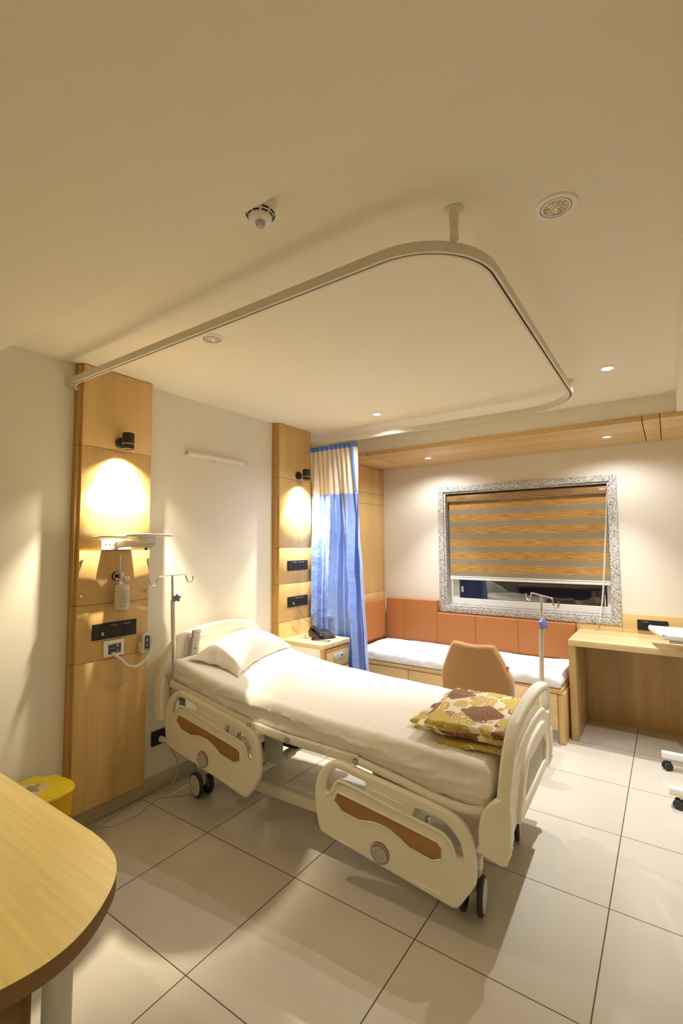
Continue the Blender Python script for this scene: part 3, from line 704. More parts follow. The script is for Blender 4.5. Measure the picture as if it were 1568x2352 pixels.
# mattress with sheet
def mattress():
    bm = new(); U0, U1, hw = .135, 2.065, .428; nu, rings = 260, []
    for i in range(nu + 1):
        f = i / nu; u = U0 + (U1 - U0) * f
        zt = interp(TOPZ, u); zb = interp(TUBE, u) + .012
        e = min(1, min(f, 1 - f) / .022); er = math.sqrt(max(0, 1 - (1 - e) ** 2))     # rounded ends
        ring = []; th = zt - zb
        side = 16; topn = 60
        prof = []
        for k in range(side): prof.append((-hw, zb + th * (k / side) * .70))
        for k in range(7):
            a = PI / 2 * k / 6; r = .036; prof.append((-hw + r - r * math.cos(a), zt - r + r * math.sin(a)))
        for k in range(1, topn): prof.append((-hw + .036 + (2 * hw - .072) * k / topn, zt))
        for k in range(7):
            a = PI / 2 - PI / 2 * k / 6; r = .036; prof.append((hw - r + r * math.cos(a), zt - r + r * math.sin(a)))
        for k in range(side): prof.append((hw, zb + th * .70 * (1 - (k + 1) / side)))
        cz = (zt + zb) / 2
        for (v, z) in prof:
            topness = max(0, min(1, (z - zt + .05) / .05)); onside = 1 - topness if abs(v) > hw - .04 else 0
            nz = noise.noise((u * 2.6, v * 6, 1.3)) * .004 * topness
            # folded creases of the sheet: fine lines along and across the bed
            nz += (-.0025 * math.exp(-((v + .12 + .02 * u) / .006) ** 2) - .0025 * math.exp(-((v - .18) / .006) ** 2)) * topness
            ph = (z - zb) / max(th, .01)
            sag = noise.noise((u * 3.1, v * 1.7, z * 16)) * .012
            rid = 1 - abs(noise.noise((u * 3.2 + z * 9, v, z * 20 - u * 2.2))) * 2.2; sag += .011 * max(0, rid) ** 3 * (1 if u > .5 else .5)
            rid = 1 - abs(noise.noise((u * 9 - z * 14, 4, z * 34 + u * 1.5))) * 2.4; sag += .006 * max(0, rid) ** 2
            if v < 0: sag += .008 * math.sin(ph * 8 + u * 2.4 + 1.6 * noise.noise((u * 1.7, 0, 0))) * (1 if u > .55 else .3)
            rt = 1 - abs(noise.noise((u * 2.4 + v * 1.5, v * 5 - u, 7))) * 3; nz += .0028 * max(0, rt) ** 3 * topness
            vv = v + (-1 if v < 0 else 1) * (sag * min(1, .15 + ph * 2.0) - .012 * max(0, 1 - ph * 3)) * onside
            zz = z + nz - (0.014 * noise.noise((u * 4, 9, 2)) + .006 * noise.noise((u * 19, 2, 4))) * onside * (1 - (z - zb) / max(th, .01))
            ring.append(bm.verts.new((u + (0), vv * (.965 + .035 * er), cz + (zz - cz) * (.25 + .75 * er))))
        rings.append(ring)
    m = len(rings[0])
    for a, c_ in zip(rings, rings[1:]):
        for k in range(m): bm.faces.new((a[k], a[(k + 1) % m], c_[(k + 1) % m], c_[k]))
    bm.faces.new(rings[0]); bm.faces.new(rings[-1][::-1])
    R = Matrix.Translation((0, -2.467, 0)) @ Matrix.Rotation(TH, 4, 'Z'); bm.transform(R); return bm
BEDM = Matrix.Translation((0, -2.467, 0)) @ Matrix.Rotation(TH, 4, 'Z')
solo('bed_mattress', mattress(), M_bsheet, 'white sheeted mattress lying on the cream hospital bed', 'mattress', smooth=75)

# pillow
def pillow():
    bm = new(); A = [(.215, -.375), (.570, -.290), (.415, .41), (.09, .33)]   # corners in bed coords: near-head, near-foot, far-foot, far-head
    n = 44; gt, gb = [], []
    for j in range(n + 1):
        rt, rb = [], []
        for i in range(n + 1):
            s, q = i / n, j / n
            # pinch sides inwards between the corners
            x = (1 - s) * (1 - q) * A[0][0] + s * (1 - q) * A[1][0] + s * q * A[2][0] + (1 - s) * q * A[3][0]
            y = (1 - s) * (1 - q) * A[0][1] + s * (1 - q) * A[1][1] + s * q * A[2][1] + (1 - s) * q * A[3][1]
            a = 4 * s * (1 - s); c_ = 4 * q * (1 - q)
            x += (.5 - s) * .05 * c_ * (1 - a) * 2; y += (.5 - q) * .05 * a * (1 - c_) * 2
            fat = (max(0, 1 - abs(2 * s - 1) ** 2.6) ** .62) * (max(0, 1 - abs(2 * q - 1) ** 3.2) ** .60)
            base = interp(TOPZ, x) + .004
            w = noise.noise((x * 9, y * 9, 0)) * .010 + noise.noise((x * 26, y * 22, 4)) * .004
            rim = (1 - fat) * (.010 + .010 * noise.noise((x * 16, y * 16, 7)))
            h = .125 * fat * (1 - .32 * max(0, .35 - q) / .35)
            if q < .13: h *= .55 + .45 * (q / .13)
            rt.append(bm.verts.new((x, y, base + h + w * (fat ** .5) + rim + .002))); rb.append(bm.verts.new((x, y, base + max(0, rim) * (1 - fat) if 0 < i < n and 0 < j < n else base + rim)))
        gt.append(rt); gb.append(rb)
    for j in range(n):
        for i in range(n):
            bm.faces.new((gt[j][i], gt[j][i + 1], gt[j + 1][i + 1], gt[j + 1][i])); bm.faces.new((gb[j][i], gb[j + 1][i], gb[j + 1][i + 1], gb[j][i + 1]))
    for i in range(n):
        bm.faces.new((gt[0][i], gb[0][i], gb[0][i + 1], gt[0][i + 1])); bm.faces.new((gt[n][i], gt[n][i + 1], gb[n][i + 1], gb[n][i]))
        bm.faces.new((gt[i][0], gt[i + 1][0], gb[i + 1][0], gb[i][0])); bm.faces.new((gt[i][n], gb[i][n], gb[i + 1][n], gt[i + 1][n]))
    bm.transform(BEDM); return bm
solo('pillow', pillow(), M_pillow, 'plump white pillow at the head of the hospital bed', 'pillow', smooth=80)

# folded blanket
def blanket():
    bm = new(); uvl = bm.loops.layers.uv.new('UVMap')
    C0 = (1.960, -.125)
    def layer(u0, u1, v0, v1, zlo, th, k, skew=0.0, edge=.013):
        """one folded thickness: a closed flat tube rounded at its edges"""
        nu, nv = 56, 60; T, B = [], []
        for j in range(nv + 1):
            rt, rb = [], []
            for i in range(nu + 1):
                s, q = (1 - math.cos(PI * i / nu)) / 2, (1 - math.cos(PI * j / nv)) / 2
                u = u0 + (u1 - u0) * s + skew * (q - .5) + .018 * noise.noise((q * 5, k * 3.1, 0)) + .005 * noise.noise((q * 14, k * 1.7, 3)); v = v0 + (v1 - v0) * q + .020 * noise.noise((s * 5, k * 2.3, 5)) + .006 * noise.noise((s * 14, k * 1.3, 9)) - .05 * (s - .5) * (k % 2 - .3) * .4
                d = min(s * (u1 - u0), (1 - s) * (u1 - u0), q * (v1 - v0), (1 - q) * (v1 - v0)); e = min(1, d / edge); r = math.sqrt(max(0, 1 - (1 - e) ** 2))
                wv = .006 * noise.noise((u * 8, v * 8, k)) + .003 * noise.noise((u * 22, v * 18, k + 4))
                mid = zlo + th / 2 + wv + .006 * math.sin(u * 16 + k * 2) * (1 - e) - .010 * (1 - e) * (k == 3)
                rt.append(bm.verts.new((u, v, mid + th / 2 * r + .0006))); rb.append(bm.verts.new((u, v, mid - th / 2 * r - .0006)))
            T.append(rt); B.append(rb)
        def face(vs):
            f = bm.faces.new(vs)
            for lp in f.loops:
                co = lp.vert.co; lp[uvl].uv = (co.x - C0[0] + (co.z - .735) * .9 + k % 3 * (0 if k == 3 else .13), co.y - C0[1] + (co.z - .735) * .9 * (1 if co.y < C0[1] else -1))
        for j in range(nv):
            for i in range(nu):
                face((T[j][i], T[j][i + 1], T[j + 1][i + 1], T[j + 1][i])); face((B[j][i], B[j + 1][i], B[j + 1][i + 1], B[j][i + 1]))
        for i in range(nu): face((T[0][i], B[0][i], B[0][i + 1], T[0][i + 1])); face((T[nv][i], T[nv][i + 1], B[nv][i + 1], B[nv][i]))
        for j in range(nv): face((T[j][0], T[j + 1][0], B[j + 1][0], B[j][0])); face((T[j][nu], B[j][nu], B[j + 1][nu], T[j + 1][nu]))
    z0 = .660
    layer(1.80, 2.072, -.345, .19, z0, .021, 0, -.03); layer(1.655, 2.072, -.262, .20, z0 + .022, .021, 1, .02)
    layer(1.700, 2.078, -.345, .20, z0 + .044, .021, 2, -.045); layer(1.730, 2.080, -.328, .207, z0 + .066, .021, 3, -.03)
    bm.transform(BEDM); return bm
solo('folded_blanket', blanket(), M_blanket, 'folded brown and gold patterned blanket at the foot of the bed', 'blanket', smooth=80)

# bed handset hooked on the headboard
t = thing('bed_handset', 'grey bed control handset hooked over the headboard', 'remote control', (.13, -2.7, .81))
mt = BEDM @ frame((0, math.cos(.12), math.sin(.12) * 0), (.0, .145, .989), (1, 0, 0), (.137, -.256, .815)) 
b = new(); plate(b, [loop([(-.026, 0), (.0, -.006), (.026, 0), (.030, .02), (.031, .145), (.024, .164), (0, .168), (-.024, .164), (-.031, .145), (-.030, .02)], 4)], .020, mt, .005); part('case', b, M_silver, t)
b = new()
for k in range(5): plate(b, [rrect(-.021, .021, .040 + .0245 * k, .060 + .0245 * k, .002)], .0016, mt @ Matrix.Translation((0, 0, .0101)), .0004)
plate(b, [rrect(-.021, -.008, .018, .032, .002)], .0016, mt @ Matrix.Translation((0, 0, .0101))); kp = part('button', b, mat('pale_button', (.60, .58, .50), .5), t)
b = new()
def stroke(b, pts, z=.0112, r=.0010): tube(b, [mt @ Vector((p[0], p[1], z)) for p in pts], r, 5)
for k, pts in enumerate(([(-.013, .054), (-.004, .046), (.013, .046), (.004, .047), (-.012, .051)], [(-.014, .075), (.013, .075)], [(-.013, .104), (-.006, .096), (.004, .097), (.013, .103)], [(-.013, .120), (.001, .120), (.013, .126)], [(-.013, .151), (-.004, .144), (.013, .144)])): stroke(b, pts)
stroke(b, [(-.013, .043), (.0, .050), (.013, .057)]); stroke(b, [(-.013, .057), (.0, .050), (.013, .043)])
part('printed_mark', b, M_ink, t)
b = new(); tube(b, [mt @ Vector(p) for p in ((-.010, .160, -.008), (-.012, .172, -.022), (-.012, .165, -.052))], .004, 6); part('hook', b, M_grey, t)

# ------------------------------------------------------------------ drip poles
def star(b, c, ax, r=.034):
    pts = []
    for k in range(10):
        a = PI / 2 + k * PI / 5; rr = r if k % 2 == 0 else r * .62; pts.append((rr * math.cos(a), rr * math.sin(a)))
    q = Vector(ax).normalized().to_track_quat('Z', 'Y').to_matrix().to_4x4(); plate(b, [pts], .022, Matrix.Translation(c) @ q, .004)
def drip_pole(label, base, topp, bar_dir, half, knob_off, m):
    t = thing('drip_pole', label, 'drip stand', base)
    base, topp = Vector(base), Vector(topp); d = (topp - base).normalized(); j = base + (topp - base) * .80
    b = new(); cyl(b, base, j, .0125); part('outer_tube', b, m, t)
    b = new(); cyl(b, j - d * .02, topp, .0075); part('inner_tube', b, M_chrome if m is M_chrome else m, t)
    u = Vector(bar_dir).normalized(); b = new()
    for s in (-1, 1):
        P = [topp, topp + u * s * half * .58, topp + u * s * half * .66 + Vector((0, 0, -.012)), topp + u * s * half * .74 + Vector((0, 0, -.040)), topp + u * s * half * .86 + Vector((0, 0, -.048)), topp + u * s * half * .97 + Vector((0, 0, -.036)), topp + u * s * half + Vector((0, 0, -.010))]
        tube(b, P, .0048, 8, smooth_k=4)
    part('hook_bar', b, M_chrome if m is M_chrome else M_steel, t)
    kp = j + d * .012; k = kp + Vector(knob_off); b = new(); cyl(b, kp, k, .006); star(b, k, (.75, -.62, .1), .028 if m is M_chrome else .036); part('clamp_knob', b, M_lilac, t, label='lilac star knob')
def bw(u, v, z): return tuple(BEDM @ Vector((u, v, z)))
drip_pole('chrome drip pole at the bed head, in front of the pillow end', bw(.172, -.425, .60), bw(.132, -.425, 1.335), (0, 1, 0), .155, (.034, .006, 0), M_chrome)
drip_pole('cream drip pole at the far foot corner of the bed, before the window', bw(2.088, .505, .40), bw(2.112, .505, 1.232), (.766, -.643, -.07), .135, (.012, -.024, 0), mat('cream_steel_tube', (.76, .72, .62), .3, .1))
b = new(); box(b, 2.05, 2.12, .47, .54, .39, .43, .006); part('pole_socket', b, M_creamm, bed, True)

# ------------------------------------------------------------------ bedside cabinet, telephone
t = thing('bedside_cabinet', 'oak bedside cabinet with grey handle, below the telephone', 'cabinet', (.29, -1.61, 0))
b = new(); box(b, .068, .502, -1.798, -1.432, .722, .757, .002); part('top', b, M_desk, t)
b = new(); box(b, .075, .095, -1.79, -1.44, .09, .722); box(b, .095, .478, -1.46, -1.44, .09, .722); box(b, .095, .478, -1.44 - .02, -1.44, .09, .722); box(b, .075, .478, -1.79, -1.44, .06, .09)
part('carcass', b, M_oakV, t)
b = new(); box(b, .096, .470, -1.792, -1.776, .092, .721, .001); part('side_panel', b, M_white, t, label='white side panel facing the bed')
b = new(); box(b, .465, .482, -1.792, -1.745, .09, .721, .001); part('front_stile', b, M_oakV, t)
b = new(); box(b, .476, .494, -1.742, -1.444, .555, .712, .0015); d = part('drawer', b, M_oakY, t)
b = new(); plate(b, [rrect(-1.655, -1.520, .618, .665, .023)], .012, wallX(.500), .003); plate(b, [rrect(-1.62, -1.535, .630, .653, .011)], .004, wallX(.5065)); part('handle', b, M_handle, d); 
b = new(); box(b, .508, .5095, -1.565, -1.548, .635, .650); link('handle_label', tmesh(b, M_ink)).parent = d
d.children[-1].location = -Vector(t.location)
b = new(); box(b, .476, .494, -1.742, -1.444, .10, .548, .0015); d = part('door', b, M_oakV, t)
b = new(); plate(b, [rrect(-1.655, -1.520, .468, .515, .023)], .012, wallX(.500), .003); part('handle', b, M_handle, d)

t = thing('telephone', 'black desk telephone on the bedside cabinet, receiver on its cradle', 'telephone', (.27, -1.56, .757), 0)
a0 = math.radians(-28); PM = Matrix.Translation((.285, -1.530, .757)) @ Matrix.Rotation(a0, 4, 'Z')
b = new(); pr = [(-.105, .004), (.105, .004), (.110, .012), (.06, .026), (-.07, .050), (-.105, .046)]
plate(b, [pr], .155, PM @ frame((1, 0, 0), (0, 0, 1), (0, -1, 0), (0, 0, 0)), .004); part('base', b, M_blackg, t)
b = new(); tube(b, [PM @ Vector(p) for p in ((-.105, -.045, .058), (-.06, -.045, .072), (.0, -.045, .064), (.06, -.045, .046), (.095, -.045, .030))], [.019, .017, .015, .017, .019], 12, smooth_k=0); sph(b, PM @ Vector((-.098, -.045, .052)), .024, (1, 1, .7)); sph(b, PM @ Vector((.090, -.045, .030)), .023, (1, 1, .6)); part('receiver', b, M_blackg, t)
b = new()
for r in range(4):
    for c_ in range(3): box(b, -.006, .006, -.007, .007, 0, .004, .001, mtx=PM @ Matrix.Translation((.0 + r * .020, .012 + c_ * .020, .034 - r * .0040)) @ Matrix.Rotation(.20, 4, 'Y'))
part('keypad', b, M_dgrey, t)
b = new(); pts = []
P = catmull([PM @ Vector(p) for p in ((.055, -.100, .012), (.085, -.128, .012), (.155, -.105, .012), (.235, -.040, .012))], 60)
for i, p in enumerate(P): pts.append(p + Vector((0, .007 * math.cos(i * .75), .007 * math.sin(i * .75))))
tube(b, pts, .0026, 6); part('coiled_cord', b, M_blackg, t)
b = new(); tube(b, [(.078, -1.663, 1.030), (.090, -1.640, 1.020), (.095, -1.58, .955), (.10, -1.52, .88), (.115, -1.455, .845), (.13, -1.47, .81), (.15, -1.56, .775), (.16, -1.60, .761), (.20, -1.64, .760), (.23, -1.58, .761), (.17, -1.54, .760), (.14, -1.63, .761), (.20, -1.67, .761), (.25, -1.60, .760), (.19, -1.58, .762), (.22, -1.55, .765)], .0018, 6, smooth_k=8); part('line_cord', b, mat('brown_cord', (.08, .045, .03), .5), t)

# ------------------------------------------------------------------ sockets
def uk_holes(b, M_, cx, cy, s=1.0):
    for dx, dy, w_, h_ in ((0, .011, .0035, .0075), (-.010, -.008, .006, .004), (.010, -.008, .006, .004)):
        box(b, cx + dx * s - w_ / 2, cx + dx * s + w_ / 2, cy + dy * s - h_ / 2, cy + dy * s + h_ / 2, 0, .0012, mtx=M_)
def socket(name, label, M_, x0, x1, y0, y1, gangs, group=None, usb=None):
    cx, cy = (x0 + x1) / 2, (y0 + y1) / 2; loc = M_ @ Vector((cx, y0, 0))
    t = thing(name, label, 'socket', loc, 0, group)
    b = new(); plate(b, [rrect(x0, x1, y0, y1, .004)], .011, M_ @ Matrix.Translation((0, 0, .0058)), .002); part('faceplate', b, M_black, t)
    for gx in gangs:
        b = new(); plate(b, [rrect(gx - .021, gx + .021, cy - .024, cy + .024, .002)], .002, M_ @ Matrix.Translation((0, 0, .0122)), .0006); g = part('outlet', b, M_blackg, t)
        b = new(); uk_holes(b, M_ @ Matrix.Translation((0, 0, .0130)), gx, cy - .002); part('pin_hole', b, M_dark, g)
        b = new(); box(b, gx - .021, gx + .021, cy + .0265, cy + .0290, .0115, .0125, mtx=M_); part('highlight_strip', b, M_grey, g)
    if usb:
        b = new(); box(b, usb - .007, usb + .007, cy - .022, cy - .006, .0115, .0132, mtx=M_); part('usb_port', b, M_silver, t)
    return t
socket('power_socket', 'long black socket plate on the left oak column, above the nurse call panel', wallX(.067), -3.335, -3.076, 1.003, 1.091, (-3.215, -3.135), None, -3.28)
socket('power_socket', 'black socket plate on the oak column by the curtain, upper of two', wallX(.067), -1.717, -1.457, 1.305, 1.389, (-1.635, -1.575, -1.53))
socket('power_socket', 'black socket plate on the oak column by the curtain, telephone cord plugged in', wallX(.067), -1.716, -1.457, 1.002, 1.088, (-1.60, -1.545), None, -1.648)
socket('power_socket', 'black socket plate on the oak strip above the desk', wallY(-.018), 2.447, 2.66, .798, .884, (2.505,))
socket('power_socket', 'black socket plate low on the wall beside the bed castor', wallX(0.0), -2.912, -2.740, .279, .368, (-2.79,))

# nurse call panel and its handset
t = thing('nurse_call_panel', 'white nurse call panel with blue printed label on the oak column', 'call panel', (.067, -3.21, .90))
b = new(); plate(b, [rrect(-3.272, -3.152, .899, .989, .004)], .012, wallX(.0735), .003); part('faceplate', b, M_white, t)
b = new(); box(b, .0795, .0805, -3.245, -3.171, .915, .968); l = part('printed_label', b, M_navy, t)
b = new(); cyl(b, (.0803, -3.192, .956), (.0815, -3.192, .956), .0095, n=24); part('call_button', b, M_orange, l)
b = new(); cyl(b, (.0803, -3.190, .930), (.0812, -3.190, .930), .0075, n=24); box(b, .0803, .0808, -3.222, -3.172, .9155, .925); part('teal_print', b, M_teal, l)
b = new(); box(b, .0804, .0809, -3.238, -3.206, .9440, .9458); box(b, .0804, .0809, -3.238, -3.218, .962, .9635); part('text_line', b, M_sticker, l)
t = thing('handset_holder', 'small white holder on the right edge of the left oak column', 'holder', (.067, -3.03, .89))
b = new(); plate(b, [[(-3.062, .955), (-3.054, .892), (-3.050, .886), (-3.008, .884), (-3.002, .890), (-2.998, .948), (-3.008, .946), (-3.03, .938), (-3.05, .944)]], .030, wallX(.083), .003); part('pocket', b, M_white, t)
t = thing('call_handset', 'white nurse call handset with orange button standing in its holder', 'remote control', (.09, -3.03, .90))
b = new(); plate(b, [rrect(-3.052, -3.004, .900, .996, .006)], .020, wallX(.100), .004); part('case', b, M_white, t)
b = new(); box(b, .1098, .1108, -3.042, -3.008, .905, .991); l = part('printed_label', b, M_navy, t)
b = new(); cyl(b, (.1105, -3.025, .962), (.1122, -3.025, .962), .0095, n=24); part('call_button', b, M_orange, l)
b = new(); cyl(b, (.1105, -3.025, .932), (.1118, -3.025, .932), .0085, n=24); part('second_button', b, M_teal, l)
b = new(); box(b, .1106, .1112, -3.034, -3.016, .983, .9845); cyl(b, (.1106, -3.014, .986), (.1112, -3.014, .986), .003, n=12); box(b, .1106, .1112, -3.040, -3.012, .909, .911); part('text_line', b, M_sticker, l)
b = new()
core = catmull([(.090, -3.222, .918), (.105, -3.212, .905), (.112, -3.185, .878), (.112, -3.15, .842), (.112, -3.10, .822), (.112, -3.05, .838), (.105, -3.008, .885), (.100, -2.988, .945), (.098, -2.982, .978)], 40)
pts = []; prev = None
for i, p in enumerate(core):
    d = (core[min(i + 1, len(core) - 1)] - core[max(i - 1, 0)]).normalized(); a_ = d.cross(Vector((1, 0, 0))).normalized(); c_ = d.cross(a_)
    e = min(1, i / 12, (len(core) - 1 - i) / 12)
    for k in range(3):
        ang = (i * 3 + k) * 1.15; q = p.lerp(core[min(i + 1, len(core) - 1)], k / 3); pts.append(q + (a_ * math.cos(ang) + c_ * math.sin(ang)) * .0068 * e)
tube(b, pts, .0022, 5); tube(b, [core[-1], (.098, -2.984, .992), (.100, -3.005, 1.006), (.100, -3.025, 1.004), (.100, -3.030, .994)], .0022, 6, smooth_k=5); cyl(b, (.0805, -3.224, .921), (.096, -3.220, .915), .0045)
part('coiled_cord', b, M_white, t)

# ------------------------------------------------------------------ oxygen flowmeter with bottle
t = thing('oxygen_flowmeter', 'clear oxygen flowmeter with milky humidifier bottle on the left oak column', 'flowmeter', (.073, -3.20, 1.15))
b = new(); lathe(b, [(.0, .003), (.026, .003), (.026, 0)], (.073, -3.208, 1.350), (1, 0, 0), 32); o1 = part('wall_outlet', b, M_black, t)
b = new(); lathe(b, [(.014, .010), (.0215, .009), (.0225, .004), (.0225, .002)], (.073, -3.208, 1.350), (1, 0, 0), 32); part('outlet_ring', b, M_chrome, o1)
b = new(); lathe(b, [(.0, .03), (.011, .03), (.013, .012), (.013, .002)], (.073, -3.208, 1.350), (1, 0, 0), 24); part('connector', b, M_blackg, o1)
X0 = .130
b = new(); cyl(b, (.095, -3.207, 1.350), (X0, -3.205, 1.350), .008); cyl(b, (X0, -3.205, 1.300), (X0, -3.205, 1.375), .010); lathe(b, [(.006, 0), (.014, .002), (.014, .018), (.006, .020)], (X0, -3.205, 1.303), (0, 0, 1), 8); part('valve_body', b, M_chrome, t)
b = new(); lathe(b, [(.0, .030), (.012, .030), (.015, .026), (.015, .006), (.008, 0)], (X0 + .006, -3.198, 1.335), (.6, .8, 0), 20); part('valve_knob', b, M_white, t)
b = new(); lathe(b, [(.0, .004), (.013, .004), (.013, -.002), (.0105, -.004), (.0105, -.088)], (X0, -3.206, 1.462), (0, 0, 1), 24); part('sight_tube', b, M_clear, t)
b = new(); cyl(b, (X0, -3.206, 1.375), (X0, -3.206, 1.458), .0035)
part('float_rod', b, M_steel, t)
b = new(); lathe(b, [(.0, 0), (.034, 0), (.0365, -.003), (.0365, -.030), (.034, -.033)], (X0, -3.203, 1.302), (0, 0, 1), 28); part('bottle_cap', b, mat('clear_lid', (.86, .80, .68), .25, trans=.3), t)
b = new(); lathe(b, [(.033, -.033), (.0365, -.040), (.0395, -.062), (.0395, -.118), (.034, -.138), (.020, -.148), (.0, -.150)], (X0, -3.203, 1.302), (0, 0, 1), 28); bt = part('bottle', b, M_frost, t)
b = new()
for zz in (1.243, 1.225, 1.207):
    for a0 in (-.5, -.05, .35): tube(b, [(X0 + .0398 * math.cos(a_), -3.203 + .0398 * math.sin(a_), zz) for a_ in (a0 - .1, a0, a0 + .1)], .0009, 4)
part('level_mark', b, M_ink, bt)

# ------------------------------------------------------------------ swing tray
t = thing('swing_tray', 'white swing-arm tray on the left oak column under the lit spot', 'shelf', (.067, -3.21, 1.50))
b = new(); plate(b, [rrect(-3.298, -3.118, 1.500, 1.556, .002)], .004, wallX(.0695), .0005); box(b, .0715, .10, -3.298, -3.118, 1.499, 1.5025, .0005)
for yy in (-3.272, -3.252): cyl(b, (.0713, yy, 1.53), (.073, yy, 1.53), .0035, mi=1)
part('wall_plate', b, [M_white, M_ink], t)
b = new(); lathe(b, [(.028, 0), (.026, .02), (.020, .035), (.0, .038)], (.0715, -3.222, 1.528), (1, 0, 0), 24); part('pivot', b, M_white, t)
b = new(); tube(b, [(.10, -3.215, 1.527), (.16, -3.200, 1.535), (.23, -3.170, 1.532), (.29, -3.135, 1.527)], [.018, .020, .019, .019], 14, smooth_k=0); sph(b, (.295, -3.130, 1.527), .0225, (1, 1, .95)); part('arm', b, M_white, t)
b = new(); cyl(b, (.27, -3.15, 1.512), (.27, -3.15, 1.497), .007, .008, n=12); part('lock_screw', b, M_dgrey, t)
b = new(); plate(b, [loop([(.105, -3.345), (.115, -3.372), (.20, -3.385), (.30, -3.435, ), (.335, -3.40), (.31, -3.30), (.24, -3.255), (.12, -3.26)], 4)], .010, top(1.571), .003); part('tray_leaf', b, M_white, t)
b = new(); plate(b, [loop([(.115, -3.250), (.20, -3.275), (.33, -3.300), (.40, -3.26), (.41, -3.16), (.34, -3.025), (.22, -2.975), (.12, -3.0), (.105, -3.12)], 4)], .013, top(1.580), .005); box(b, .24, .31, -3.20, -3.11, 1.535, 1.578, .012); part('tray_leaf', b, M_white, t)

# unlit tube light
t = thing('tube_light', 'unlit white tube light on the wall between the two oak columns', 'wall light', (0, -2.42, 2.135))
b = new(); box(b, .0005, .026, -2.690, -2.152, 2.140, 2.166, .004); part('diffuser', b, M_white, t)
for y0, y1 in ((-2.696, -2.690), (-2.152, -2.146)):
    b = new(); box(b, .0003, .0265, y0, y1, 2.1385, 2.1665, .002); part('end_cap', b, M_grey, t)
b = new(); tube(b, [(.012, -2.44, 2.14), (.018, -2.46, 2.122), (.012, -2.475, 2.113)], .0018, 6); part('stray_wire', b, M_steel, t)

# ------------------------------------------------------------------ blind
t = thing('roller_blind', 'striped oak-look zebra blind pulled most of the way down over the window', 'blind', (1.525, .05, 1.15))
b = new(); plate(b, [[(0.030, 1.967), (.095, 1.967), (.095, 2.043), (.060, 2.045), (.034, 2.030), (.028, 2.0)]], 1.494, frame((0, 1, 0), (0, 0, 1), (1, 0, 0), (1.518, 0, 0)), .002); box(b, .771, 2.265, .027, .036, 1.962, 1.969, mi=1); part('cassette', b, [M_blindbox, M_chrome], t)
b = new(); box(b, 2.205, 2.245, .0262, .0275, 1.995, 2.008); box(b, 2.210, 2.222, .0255, .0264, 1.999, 2.004, mi=1); box(b, 2.226, 2.241, .0255, .0264, 1.999, 2.004, mi=1); part('brand_tag', b, [M_sticker, M_red], t)
b = new(); box(b, .786, 2.255, .062, .0635, 1.185, 1.9668); b.transform(Matrix.Translation((0, 0, 0)))
o = part('striped_fabric', b, M_blind, t)
# put fabric's own origin at its top so the stripes are measured from there
for v in o.data.vertices: v.co.z -= (1.9668 - 1.15)
o.location.z = 1.9668 - 1.15
b = new(); box(b, .784, 2.258, .052, .074, 1.150, 1.172, .004); box(b, .784, 2.258, .056, .070, 1.176, 1.187, .003); part('bottom_rail', b, M_upvc, t)
b = new(); tube(b, [(2.262, .028, 1.96), (2.235, .020, 1.60), (2.200, -.01, 1.10), (2.168, -.030, .83)], .0028, 6, smooth_k=6); tube(b, [(2.258, .034, 1.96), (2.240, .030, 1.60), (2.207, -.004, 1.10), (2.170, -.030, .83)], .0028, 6, smooth_k=6); c_ = part('pull_cord', b, M_white, t)
b = new(); plate(b, [rrect(-.012, .012, -.035, .035, .008)], .012, Matrix.Translation((2.150, -.055, .803)) @ Matrix.Rotation(math.radians(28), 4, 'Y') @ frame((1, 0, 0), (0, 0, 1), (0, -1, 0), (0, 0, 0)), .002); part('cord_tensioner', b, M_clear, c_)

